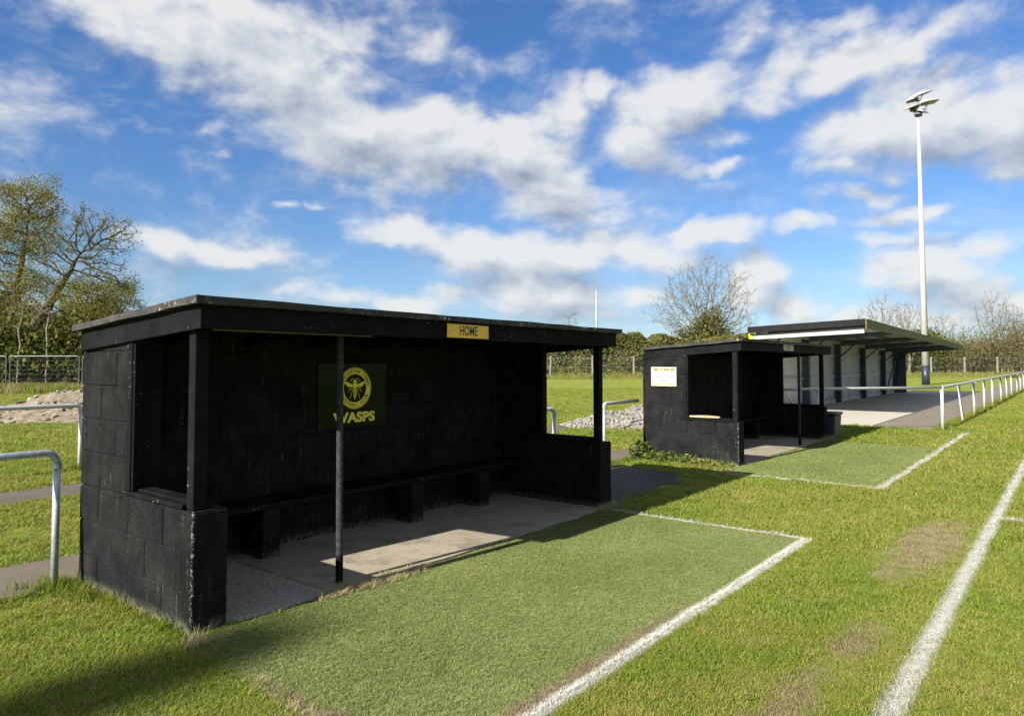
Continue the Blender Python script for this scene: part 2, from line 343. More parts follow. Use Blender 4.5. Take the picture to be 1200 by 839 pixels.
# ------------------------------------------------------------------ mesh building
def link_mesh(name, verts, faces, mat, parent=None, smooth=False, tint=None):
    me = bpy.data.meshes.new(name); me.from_pydata([tuple(v) for v in verts], [], faces); me.update()
    if mat is not None: me.materials.append(MAT[mat])
    if smooth: me.polygons.foreach_set('use_smooth', [True] * len(me.polygons))
    if tint is not None:
        a = me.attributes.new('tint', 'FLOAT', 'FACE'); a.data.foreach_set('value', tint)
    o = bpy.data.objects.new(name, me); COL.objects.link(o)
    if parent: o.parent = parent
    return o
class MB:
    def __init__(s): s.v = []; s.f = []
    def add(s, vs, fs):
        b = len(s.v); s.v += [tuple(v) for v in vs]; s.f += [tuple(i + b for i in f) for f in fs]; return s
    def box(s, x0, x1, y0, y1, z0, z1):
        vs = [(x0, y0, z0), (x1, y0, z0), (x1, y1, z0), (x0, y1, z0), (x0, y0, z1), (x1, y0, z1), (x1, y1, z1), (x0, y1, z1)]
        return s.add(vs, [(0, 3, 2, 1), (4, 5, 6, 7), (0, 1, 5, 4), (1, 2, 6, 5), (2, 3, 7, 6), (3, 0, 4, 7)])
    def hexa(s, vs):  # 8 corners, bottom 4 ccw then top 4
        return s.add(vs, [(0, 3, 2, 1), (4, 5, 6, 7), (0, 1, 5, 4), (1, 2, 6, 5), (2, 3, 7, 6), (3, 0, 4, 7)])
    def tube(s, path, r, n=10, cap=True):
        path = [Vector(p) for p in path]; rs = r if isinstance(r, (list, tuple)) else [r] * len(path)
        base = len(s.v); prev = None
        for i, p in enumerate(path):
            d = (path[min(i + 1, len(path) - 1)] - path[max(i - 1, 0)]).normalized()
            u = prev - d * prev.dot(d) if prev else d.cross(Vector((0, 0, 1)) if abs(d.z) < .9 else Vector((0, 1, 0)))
            u.normalize(); prev = u; w = d.cross(u)
            for k in range(n):
                a = 2 * math.pi * k / n; q = p + (u * math.cos(a) + w * math.sin(a)) * rs[i]; s.v.append(tuple(q))
        for i in range(len(path) - 1):
            for k in range(n):
                a = base + i * n + k; b = base + i * n + (k + 1) % n
                s.f.append((a, b, b + n, a + n))
        if cap:
            s.f.append(tuple(base + k for k in range(n))[::-1]); s.f.append(tuple(base + (len(path) - 1) * n + k for k in range(n)))
        return s
    def poly_prism(s, pts, y0, y1):   # outline in x,z extruded along y
        n = len(pts)
        vs = [(p[0], y0, p[1]) for p in pts] + [(p[0], y1, p[1]) for p in pts]
        fs = [tuple(range(n)), tuple(range(2 * n - 1, n - 1, -1))] + [(i, i + n, (i + 1) % n + n, (i + 1) % n) for i in range(n)]
        return s.add(vs, fs)
    def build(s, name, mat, parent=None, bevel=0., smooth=False, seg=1):
        o = link_mesh(name, s.v, s.f, mat, parent, smooth)
        if bevel:
            bm = bmesh.new(); bm.from_mesh(o.data)
            ed = [e for e in bm.edges if len(e.link_faces) == 2 and e.calc_face_angle(0) > .6]
            bmesh.ops.bevel(bm, geom=ed, offset=bevel, segments=seg, affect='EDGES', profile=.5, clamp_overlap=True)
            bm.to_mesh(o.data); bm.free()
        return o
def arc(path_a, corner, path_b, r, n=6):      # polyline a -> rounded corner -> b
    a, c, b = Vector(path_a), Vector(corner), Vector(path_b)
    u, w = (a - c).normalized(), (b - c).normalized(); out = [a]
    for i in range(n + 1):
        k = i / n * math.pi / 2
        out.append(c + u * r * (1 - math.sin(k)) + w * r * (1 - math.cos(k)))
    return out + [b]
def props(o, label=None, cat=None, group=None, kind=None):
    if label: o['label'] = label
    if cat: o['category'] = cat
    if group: o['group'] = group
    if kind: o['kind'] = kind
    return o
def thing(name, label, cat, loc=(0, 0, 0), rz=0, group=None):
    o = bpy.data.objects.new(name, None); COL.objects.link(o); o.empty_display_size = .2
    o.location = loc; o.rotation_euler = (0, 0, rz); return props(o, label, cat, group)
def copy_tree(o, parent=None):
    c = o.copy(); COL.objects.link(c); c.parent = parent
    for ch in o.children: copy_tree(ch, c)
    return c
def text_data(s, size, bold=0., sx=1., align='CENTER', extrude=0.002):
    cu = bpy.data.curves.new('lettering', 'FONT'); cu.body = s; cu.size = size; cu.offset = bold; cu.extrude = extrude
    cu.align_x = align; cu.align_y = 'CENTER'; cu.resolution_u = 4
    o = bpy.data.objects.new('lettering', cu); COL.objects.link(o)
    bpy.context.view_layer.update()
    me = bpy.data.meshes.new_from_object(o.evaluated_get(bpy.context.evaluated_depsgraph_get()))
    vs = [(v.co.x * sx, v.co.y, v.co.z) for v in me.vertices]; fs = [tuple(p.vertices) for p in me.polygons]
    bpy.data.objects.remove(o); bpy.data.curves.remove(cu); bpy.data.meshes.remove(me)
    return vs, fs

# ------------------------------------------------------------------ setting: ground, paths, slabs
def sheet(name, pts, z, mat, label=None):
    o = link_mesh(name, [(x, y, z) for x, y in pts], [tuple(range(len(pts)))], mat)
    return props(o, label, None, None, 'structure')
g = MB(); n = 72; g.v.append((0, 0, 0))
rad = [4, 12, 40, 150, 600, 2500]
for r_ in rad:
    for k in range(n): g.v.append((r_ * math.cos(2 * math.pi * k / n), r_ * math.sin(2 * math.pi * k / n), 0))
for k in range(n): g.f.append((0, 1 + k, 1 + (k + 1) % n))
for i in range(len(rad) - 1):
    for k in range(n): a, b = 1 + i * n + k, 1 + i * n + (k + 1) % n; g.f.append((a, a + n, b + n, b))
props(g.build('ground', 'lawn_soil'), 'mown grass of the football ground', None, None, 'structure')

def ragged(pts, amp, step, seed):
    out = []
    for i, p in enumerate(pts):
        q = pts[(i + 1) % len(pts)]; L = math.hypot(q[0] - p[0], q[1] - p[1]); k = max(1, int(L / step))
        for j in range(k):
            f = j / k; x, y = p[0] + (q[0] - p[0]) * f, p[1] + (q[1] - p[1]) * f
            v = Vector((x * 2.3 + seed, y * 2.3, seed)); m = .5 * mnoise.noise(v) + .5 * mnoise.noise(v * 3.1)
            nx, ny = (q[1] - p[1]) / L, -(q[0] - p[0]) / L
            out.append((x + nx * m * amp, y + ny * m * amp))
    return out
PATH = [(-25, 5.42), (18.2, 5.44), (18.2, 6.28), (-25, 6.2)]
STRIP = [(-25, 9.0), (30, 9.0), (30, 9.85), (-25, 9.85)]
ASPH = [(6.72, 3.98), (8.3, 3.92), (9.0, 4.25), (9.35, 5.33), (6.75, 5.33)]
sheet('footpath', ragged(PATH, .07, .25, 3), .006, 'path_concrete', 'brushed concrete path behind the dugouts')
sheet('gravel_path', ragged(STRIP, .12, .3, 9), .006, 'gravel_path', 'thin gravel path beyond the barrier')
sheet('asphalt_patch', ragged(ASPH, .34, .08, 5), .009, 'asphalt', 'dark asphalt between the two dugouts')
WALK = [(18.35, 2.62), (120, 2.62), (120, 3.86), (18.5, 3.86)]
sheet('terrace_path', ragged(WALK, .05, .3, 6), .008, 'terrace_concrete', 'brushed path along the barrier by the stand')
props(MB().box(18.55, 41.5, 3.88, 7.3, -.1, .022).build('stand_slab', 'slab_concrete', None, .006), 'pale concrete slab of the stand', None, None, 'structure')

TURF1 = [(1.98, 3.84), (1.93, 3.2), (1.90, 2.7), (1.80, 1.885), (6.42, 1.885), (6.42, 3.86)]
TURF2 = [(9.52, 3.9), (9.52, 1.96), (14.5, 1.98), (14.5, 4.0), (12, 3.95)]
def thick_sheet(name, pts, z0, z1, mat, label):
    nn = len(pts); vs = [(x, y, z1) for x, y in pts] + [(x, y, z0) for x, y in pts]
    fs = [tuple(range(nn))] + [(i, i + nn, (i + 1) % nn + nn, (i + 1) % nn) for i in range(nn)]
    return props(link_mesh(name, vs, fs, mat), label, None, None, 'structure')
t1 = ragged(TURF1, .035, .06, 2); t2 = ragged(TURF2, .05, .1, 4)
thick_sheet('turf_mat', t1, 0, .004, 'turf_base', 'artificial turf in front of the home dugout')
thick_sheet('turf_mat', t2, 0, .004, 'turf_base', 'artificial turf in front of the far dugout')

def inpoly(px, py, poly):
    c = np.zeros(len(px), bool); j = len(poly) - 1
    for i in range(len(poly)):
        xi, yi = poly[i]; xj, yj = poly[j]
        if yi != yj:
            m = ((yi > py) != (yj > py)) & (px < (xj - xi) * (py - yi) / (yj - yi) + xi); c ^= m
        j = i
    return c
def rect(x0, x1, y0, y1): return [(x0, y0), (x1, y0), (x1, y1), (x0, y1)]

# ------------------------------------------------------------------ dugouts
def wall_blocks(mb, axis, t0, t1, u0, u1, v0, v1, shift=0., seed=0):
    """painted blockwork filling u0..u1 x v0..v1, thickness t0..t1; axis 'x': thickness along x, u along y"""
    rr = random.Random(seed); L, H, g_ = .445, .2245, .0075
    def bx(a0, a1, b0, b1, c0, c1):
        if axis == 'x': mb.box(a0, a1, b0, b1, c0, c1)
        else: mb.box(b0, b1, a0, a1, c0, c1)
    k = 0; v = v0
    while v < v1 - .02:
        ve = min(v + H, v1); off = shift + (L / 2 if k % 2 else 0); u = u0 - (off % L)
        while u < u1 - .005:
            a, b = max(u, u0), min(u + L, u1)
            if b - a > .03:
                j = rr.uniform(-.0018, .0018)
                bx(t0 + j, t1 + j, a + (g_ / 2 if a > u0 else 0), b - (g_ / 2 if b < u1 else 0), v + (g_ / 2 if v > v0 else 0), ve - (g_ / 2 if ve < v1 else 0))
            u += L
        v += H; k += 1
    bx(t0 + .006, t1 - .006, u0 + .004, u1 - .004, v0 + .004, v1 - .004)

def dugout(x0, x1, yf, yb, label, low, zf, zb, dz, roof_l, roof_r, yroof, pole_x, supports, group, seed, left_open, sill_tray=False):
    """x0,x1: outer faces of the side walls; yf,yb: front / back; roof top zf front, zb back; dz: drop of the roof along x"""
    D = thing('dugout', label, 'dugout', (x0, yf, 0), 0, group)
    ox, oy = x0, yf
    W = x1 - x0; B = yb - yf; T = .212
    lz = low
    ytop = lambda y: (zf - .045 - .135) + (zb - zf) * (y - (yroof - oy)) / (B + .1)   # underside of fascia at y
    yw = left_open                                       # window opening back edge (local y)
    for s, xa in ((0, 0.), (1, W - T)):
        m = MB()
        wall_blocks(m, 'x', xa, xa + T, 0., B, 0., lz, .1, seed + s)
        top = ytop(B) + (dz * s) - .002
        wall_blocks(m, 'x', xa, xa + T, yw + .07, B, lz, top + .05, .05, seed + 5 + s)
        w = m.build('side_wall', 'painted_block', D, .0045)
        if s == 0: w['label'] = 'sunlit end wall of painted blocks'
        # timber lining of the opening: jamb at the back of it and a sill along the low wall
        f = MB(); zt = ytop(yw) + dz * s + .06
        f.box(xa - .012, xa + .10, yw + .002, yw + .068, lz + .03, zt)
        f.box(xa - .004, xa + .05, yw - .022, yw, lz + .03, zt)
        fr = f.build('window_frame', 'painted_post', D, .004)
        fs = MB(); fs.box(xa - .016, xa + .11, .092, yw + .066, lz + .001, lz + .027); fs.box(xa + .03, xa + .13, .092, yw, lz + .027, lz + .042)
        fs.build('sill', 'painted_post', fr, .004)
        p = MB(); px = xa + .008 if s == 0 else xa + .004
        p.box(px, px + .078, .018, .088, lz + .001, ytop(.05) + dz * s + .07)
        p.box(px + .078, px + .092, .03, .088, lz + .001, ytop(.05) + dz * s + .06)
        p.build('post', 'painted_post', D, .004)
    m = MB(); wall_blocks(m, 'y', B - .21, B, T, W - T, 0., zb - .055, .2, seed + 9)
    m.build('back_wall', 'painted_block', D, .0045)
    # roof board with fascias
    xl, xr = roof_l - ox, roof_r - ox; y0, y1 = yroof - oy - .05, B + .01
    zt = lambda x, y: zf + (zb - zf) * (y - y0) / (y1 - y0) + dz * (x - xl) / (xr - xl)
    rr = random.Random(seed + 3); NX, NY = 60, 22; vs = []; fs_ = []
    for top in (1, 0):
        for j in range(NY + 1):
            for i in range(NX + 1):
                x = xl + (xr - xl) * i / NX; y = y0 + (y1 - y0) * j / NY
                ex = (-1 if i == 0 else 1 if i == NX else 0); ey = (-1 if j == 0 else 1 if j == NY else 0)
                jit = .5 + .5 * mnoise.noise(Vector((x * 5 + seed, y * 5, top * 3)))
                x -= ex * (.012 * jit); y -= ey * (.012 * jit)
                z = zt(x, y) - (0 if top else .046) + .006 * mnoise.noise(Vector((x * 3, y * 3, seed + top * 7))) + (-.006 if (ex or ey) and top else 0)
                vs.append((x, y, z))
    st = (NX + 1) * (NY + 1); q = lambda i, j, b: b * st + j * (NX + 1) + i
    for j in range(NY):
        for i in range(NX):
            fs_.append((q(i, j, 0), q(i + 1, j, 0), q(i + 1, j + 1, 0), q(i, j + 1, 0))); fs_.append((q(i, j, 1), q(i, j + 1, 1), q(i + 1, j + 1, 1), q(i + 1, j, 1)))
    for i in range(NX): fs_.append((q(i, 0, 0), q(i, 0, 1), q(i + 1, 0, 1), q(i + 1, 0, 0))); fs_.append((q(i, NY, 0), q(i + 1, NY, 0), q(i + 1, NY, 1), q(i, NY, 1)))
    for j in range(NY): fs_.append((q(0, j, 0), q(0, j + 1, 0), q(0, j + 1, 1), q(0, j, 1))); fs_.append((q(NX, j, 0), q(NX, j, 1), q(NX, j + 1, 1), q(NX, j + 1, 0)))
    roof = link_mesh('roof', vs, fs_, 'roof_felt', D)
    fx0, fx1 = xl + .05, xr - .06; fy = yroof - oy
    fz = lambda x, y: zt(x, y) - .047
    def board(xa, xb, ya, yb_, h, name='fascia'):
        c = [(xa, ya), (xb, ya), (xb, yb_), (xa, yb_)]
        return MB().hexa([(x, y, fz(x, y) - h) for x, y in c] + [(x, y, fz(x, y)) for x, y in c]).build(name, 'painted_board', roof, .003)
    board(fx0 + .027, fx1 - .027, fy, fy + .024, .132)                 # front
    board(fx0, fx0 + .025, fy - .001, B - .03, .135)           # ends
    board(fx1 - .025, fx1, fy - .001, B - .03, .135)
    # rafters seen from below and the pale batten under the front board
    rf = MB()
    for k in range(7):
        x = T + (W - 2 * T) * (k + .5) / 7
        c = [(x - .025, fy + .03), (x + .025, fy + .03), (x + .025, B - .21), (x - .025, B - .21)]
        rf.hexa([(a, b, fz(a, b) - .09) for a, b in c] + [(a, b, fz(a, b) - .002) for a, b in c])
    rf.build('rafters', 'painted_board', roof)
    if seed == 11:
        xa, xb = fx0 + .10, fx0 + 1.25; c = [(xa, fy + .027), (xb, fy + .027), (xb, fy + .05), (xa, fy + .05)]
        MB().hexa([(a, b, fz(a, b) - .139) for a, b in c] + [(a, b, fz(a, b) - .118) for a, b in c]).build('batten', 'raw_batten', roof)
    # thin scaffold pole that props the front board
    px = pole_x - ox; py = .085; ztop = fz(px, py) - .02
    pl = MB().tube([(px + .012, py, .0), (px, py, ztop)], .0235, 14).build('prop_pole', 'dark_pole', D, smooth=False)
    MB().tube([(px + .012, py, .0), (px + .0105, py, .21)], .0255, 14).build('base_band', 'painted_post', pl)
    # bench
    by0, by1 = B - .21 - .34, B - .205
    MB().box(T + .01, W - T - .01, by0, by1, .40, .44).build('bench_seat', 'painted_board', D, .005)
    for sx in supports:
        m = MB(); wall_blocks(m, 'x', sx - ox, sx - ox + .15, by0 + .03, by1, .0, .40, .1, seed + 20)
        m.build('bench_support', 'painted_block', D, .004)
    return D

GRP = 'pair of dugouts beside the pitch'
HX0, HX1 = 2.05, 6.585
home = dugout(HX0, HX1, 3.89, 5.41, 'nearer black painted block dugout with yellow HOME plate on its roof edge', .686, 1.888, 1.772, -.030,
              1.97, 6.59, 3.79, 3.118, [3.13, 4.68, 5.64], GRP, 11, .755)
away = dugout(10.2, 14.83, 3.90, 5.44, 'farther black dugout with white notice on its end wall', .64, 1.862, 1.742, -.02,
              10.14, 15.05, 3.85, 13.34, [11.3, 12.8, 13.8], GRP, 31, .80)
# concrete floors
def pad(pts, z, seed):
    pts = ragged(pts, .06, .07, seed)
    return thick_sheet('concrete_floor', pts, 0, z, 'pad_concrete', 'concrete floor of a dugout')
pad([(2.27, 3.93), (2.6, 3.87), (3.3, 3.83), (6.37, 3.88), (6.37, 5.19), (2.27, 5.19)], .024, 1)
pad([(10.42, 3.88), (14.6, 3.9), (14.6, 5.22), (10.42, 5.22)], .024, 8)

# ---- things hung on the dugouts
def on_wall(vs, x, y, z, facing):      # flat design (u right, v up, w out) placed on a wall facing -y or -x
    if facing == '-y': return [(x + a, y - c, z + b) for a, b, c in vs]
    return [(x - c, y - a, z + b) for a, b, c in vs]
def rebase(o, root): o.parent = root; return o
def flat_part(name, vs, fs, mat, root): return link_mesh(name, vs, fs, mat, root)
def rot_local(vs, facing): return [(a, -c, b) for a, b, c in vs] if facing == '-y' else [(-c, -a, b) for a, b, c in vs]
def panel_mesh(w, h, t, facing):
    m = MB()
    if facing == '-y': m.box(-w / 2, w / 2, -t, 0, -h / 2, h / 2)
    else: m.box(-t, 0, -w / 2, w / 2, -h / 2, h / 2)
    return m

def club_sign():
    S = thing('club_sign', 'square glossy black sign with yellow wasp crest on the inner back wall', 'sign', (4.225, 5.195, 1.215))
    panel_mesh(.775, .575, .006, '-y').build('panel', 'gloss_black', S, .002)
    cx, cz = .018, .062; T0 = .0075
    def put(vs, fs, mat, name, par=S): return link_mesh(name, rot_local(vs, '-y'), fs, mat, par)
    def annulus(r0, r1, w, n=64):
        vs = []; fs = []
        for k in range(n):
            a = 2 * math.pi * k / n
            vs += [(cx + r1 * math.cos(a), cz + r1 * math.sin(a), w), (cx + r0 * math.cos(a), cz + r0 * math.sin(a), w)]
        for k in range(n):
            a, b = 2 * k, 2 * ((k + 1) % n); fs.append((a, b, b + 1, a + 1))
        return vs, fs
    a = annulus(.128, .180, T0); b = annulus(.184, .1885, T0); o = len(a[0])
    ring = put(a[0] + b[0], a[1] + [tuple(i + o for i in f) for f in b[1]], 'wasp_yellow', 'crest_ring')
    lv, lf = [], []
    def ring_text(s, a0, a1, inner):
        for k, ch in enumerate(s):
            if ch == ' ': continue
            ang = a0 + (a1 - a0) * k / (len(s) - 1); vs, fs = text_data(ch, .042, .0012, .9, 'CENTER', 0)
            th = ang - math.pi / 2 if not inner else ang + math.pi / 2
            o2 = len(lv)
            for x, y, z in vs:
                lv.append((cx + .154 * math.cos(ang) + x * math.cos(th) - y * math.sin(th), cz + .154 * math.sin(ang) + x * math.sin(th) + y * math.cos(th), T0 + .0008))
            lf.extend(tuple(i + o2 for i in f) for f in fs)
    ring_text('WINCANTON TOWN', R(168), R(14), False)
    ring_text('FOOTBALL CLUB', R(208), R(332), True)
    put(lv, lf, 'emblem_black', 'ring_lettering', ring)
    # the wasp seen from above
    pv, pf = [], []
    def poly(pts, w=T0): o2 = len(pv); pv.extend((cx + x, cz + y, w) for x, y in pts); pf.append(tuple(range(o2, o2 + len(pts))))
    def ell(x, y, rx, ry, n=20): poly([(x + rx * math.cos(2 * math.pi * k / n), y + ry * math.sin(2 * math.pi * k / n)) for k in range(n)])
    def stroke(pts, w):
        for (xa, ya), (xb, yb) in zip(pts, pts[1:]):
            L = math.hypot(xb - xa, yb - ya); nx, ny = -(yb - ya) / L * w / 2, (xb - xa) / L * w / 2
            poly([(xa + nx, ya + ny), (xa - nx, ya - ny), (xb - nx, yb - ny), (xb + nx, yb + ny)])
    ell(0, .066, .018, .014); poly([(-.020, .05), (.020, .05), (.026, .02), (.020, .0), (-.020, .0), (-.026, .02)])
    for y, w in ((-.006, .024), (-.024, .024), (-.044, .021), (-.063, .016), (-.081, .010)):
        poly([(-w, y), (w, y), (w * .88, y - .0125), (-w * .88, y - .0125)])
    poly([(-.004, -.098), (.004, -.098), (0, -.112)])
    for s in (-1, 1):
        poly([(s * .024, .030), (s * .070, .052), (s * .122, .066), (s * .126, .054), (s * .085, .016), (s * .060, .008), (s * .026, .014)])
        stroke([(s * .012, .078), (s * .026, .090), (s * .044, .086)], .0035)
        stroke([(s * .022, .045), (s * .045, .070), (s * .062, .074)], .0035)
        stroke([(s * .022, .002), (s * .050, -.012), (s * .076, -.034)], .0035)
        stroke([(s * .020, -.010), (s * .040, -.040), (s * .055, -.095)], .0035)
        stroke([(s * .026, .018), (s * .05, .0), (s * .072, -.012)], .003)
    put(pv, pf, 'wasp_yellow', 'wasp_emblem')
    vs, fs = text_data('WASPS', .120, .0055, 1.24, 'CENTER', 0)
    put([(x + cx, y - .205, T0) for x, y, z in vs], fs, 'sign_text_yellow', 'lettering')
    for sx in (-1, 1):
        for sz in (-1, 1): MB().tube([(sx * .365, -.006, sz * .265), (sx * .365, -.009, sz * .265)], .007, 8).build('screw', 'dark_steel', S)
club_sign()
def plate(name, label, x, y, z, w, h, txt, size, mat, tm, tilt):
    S = thing(name, label, 'sign', (x, y, z)); S.rotation_euler = (0, tilt, 0)
    panel_mesh(w, h, .004, '-y').build('panel', mat, S, .001)
    vs, fs = text_data(txt, size, .0018, .72, 'CENTER', 0)
    link_mesh('lettering', rot_local([(a, b, .0052) for a, b, c in vs], '-y'), fs, tm, S)
    for sx in (-1, 1): MB().tube([(sx * w * .46, -.004, -.01), (sx * w * .46, -.0065, -.01)], .005, 8).build('screw', 'dark_steel', S)
plate('dugout_nameplate', 'yellow plate reading HOME in black on the nearer roof edge', 4.22, 3.786, 1.756, .487, .106, 'HOME', .105, 'plate_yellow', 'emblem_black', R(.4))
plate('dugout_nameplate', 'faded tan plate on the roof edge of the farther dugout', 12.34, 3.846, 1.755, .53, .115, 'AWAY', .085, 'faded_plate', 'sign_print', R(.2))
def notice():
    S = thing('notice_board', 'white notice with yellow bands on the farther dugout end wall', 'notice', (10.192, 5.067, 1.285))
    panel_mesh(.425, .295, .02, '-x').build('panel', 'sign_white', S, .002)
    def rows(name, y, h, n, w0, w1, mat, seed, w=.0215):
        rr = random.Random(seed); m = []; f = []; u = w0
        while u < w1:
            k = rr.uniform(.006, .017)
            if rr.random() > .14: o = len(m); m += [(u, y - h / 2, w), (u + k, y - h / 2, w), (u + k, y + h / 2, w), (u, y + h / 2, w)]; f.append((o, o + 1, o + 2, o + 3))
            u += k + .005
        link_mesh(name, rot_local(m, '-x'), f, mat, S)
    m = [(-.205, .078, .0207), (.205, .078, .0207), (.205, .138, .0207), (-.205, .138, .0207), (-.205, -.140, .0207), (.205, -.140, .0207), (.205, -.098, .0207), (-.205, -.098, .0207)]
    link_mesh('colour_band', rot_local(m, '-x'), [(0, 1, 2, 3), (4, 5, 6, 7)], 'sign_pale_yellow', S)
    rows('heading', .108, .036, 12, -.165, .17, 'sign_olive', 1)
    rows('printed_line', .0, .024, 20, -.17, .17, 'sign_grey_print', 2); rows('printed_line', -.046, .024, 14, -.12, .12, 'sign_grey_print', 3)
    rows('footer', -.118, .010, 20, -.17, .17, 'sign_olive', 4)
notice()
# a loose board left lying on the far dugout's sill
m = MB(); nb = 9
for k in range(nb):
    a = k / (nb - 1); hw = .05 * math.sin(math.pi * (.12 + .76 * a)) + .012
    for sx, zz in ((-1, 0), (1, 0), (1, .02 + .01 * math.sin(3 * a)), (-1, .022)): m.v.append((sx * hw, (a - .5) * .46, zz))
for k in range(nb - 1):
    for j in range(4): a, b = k * 4 + j, k * 4 + (j + 1) % 4; m.f.append((a, b, b + 4, a + 4))
m.f += [(3, 2, 1, 0), tuple((nb - 1) * 4 + j for j in range(4))]
o = m.build('loose_board', 'bare_wood', None, .003); o.location = (10.215, 4.42, .684); o.rotation_euler = (0, 0, R(4))
props(o, 'pale loose board lying on the sill of the farther dugout opening', 'board')
# navy bin
B_ = thing('storage_bin', 'small navy blue bin standing beyond the end of the farther dugout', 'bin', (15.13, 4.02, 0))
MB().hexa([(-.20, -.22, .0), (.20, -.22, .0), (.20, .22, .0), (-.20, .22, .0), (-.24, -.25, .46), (.24, -.25, .46), (.24, .25, .46), (-.24, .25, .46)]).build('bin_body', 'navy_plastic', B_, .02)
MB().box(-.265, .265, -.275, .275, .462, .52).build('lid', 'navy_plastic', B_, .018)

# ------------------------------------------------------------------ pipe barriers
def barrier(name, label, pts, posts, rail_mat, z, r, ends=(True, True), cat='barrier', lean=None):
    """rail through pts (x,y), posts at the given x,y; a bend drops the rail to the ground at flagged ends"""
    o0 = Vector((posts[0][0], posts[0][1], 0)); T = thing(name, label, cat, o0)
    path = [Vector((x, y, z)) - o0 for x, y in pts]
    full = path[:]
    rr = .075
    if ends[0]:
        c = path[0]; full = arc((c.x, c.y, 0), c, path[1], rr)[1:-1] + path[1:]
    if ends[1]:
        c = path[-1]; tail = arc(path[-2], c, (c.x, c.y, 0), rr)[1:-1]; full = full[:-1] + tail
    MB().tube(full, r, 12).build('rail', rail_mat, T, smooth=True)
    for i, (x, y) in enumerate(posts):
        p = Vector((x, y, 0)) - o0
        isend = (ends[0] and i == 0) or (ends[1] and i == len(posts) - 1)
        dx, dy = (lean or {}).get(i, (0, 0))
        m = MB().tube([p + Vector((dx, dy, -.05)), p + Vector((0, 0, z - (rr if isend else 0)))], r * .96, 12)
        po = m.build('post', rail_mat, T, smooth=True)
        cl = MB()
        top = z - (rr if isend else .03)
        cl.tube([p + Vector((0, 0, top - .035)), p + Vector((0, 0, top + (.0 if isend else .018)))], r * 1.28, 12).build('clamp', rail_mat, po)
    return T
barrier('pipe_barrier', 'grey galvanised pipe barrier ending at the near corner of the home dugout', [(1.92, 5.46), (-14, 5.5)], [(1.92, 5.46)] + [(1.92 - 2.9 * k, 5.46) for k in range(1, 6)], 'galvanised', .905, .0245, (True, False))
barrier('pipe_barrier', 'pale pipe barrier beyond the path at the left, in front of the spoil heap', [(4.17, 11.05), (-16, 11.2)], [(4.17, 11.05)] + [(4.17 - 3 * k, 11.05 + .02 * k) for k in range(1, 7)], 'white_rail', .905, .03, (True, False))
barrier('pipe_barrier', 'short white pipe barrier stub seen through the home dugout end opening', [(6.62, 5.47), (7.76, 5.44)], [(6.75, 5.47), (7.76, 5.44)], 'white_rail', .90, .027, (False, True))
barrier('pipe_barrier', 'short pale pipe barrier between the gateway and the farther dugout', [(9.1, 5.5), (10.19, 5.53)], [(9.1, 5.5)], 'white_rail', .90, .027, (True, False))
barrier('pipe_barrier', 'white pipe barrier running from behind the farther dugout to the corner post', [(14.95, 4.89), (15.95, 4.39), (18.42, 2.44)], [(15.95, 4.39), (15.05, 4.84)], 'white_rail', .94, .03, (False, False), lean={0: (.03, -.02)})
xs = [18.43, 21.35, 24.3, 29.2]
xs = [18.43 + 2.93 * k for k in range(26)]
barrier('pipe_barrier', 'long white pipe barrier along the touchline running away past the stand', [(18.43, 2.43), (30, 2.42), (60, 2.46), (xs[-1] + 1, 2.45)], [(x, 2.43 + .02 * math.sin(i * 2.1)) for i, x in enumerate(xs)], 'white_rail', .945, .034, (True, False), lean={1: (-.16, -.1), 2: (.03, 0)})

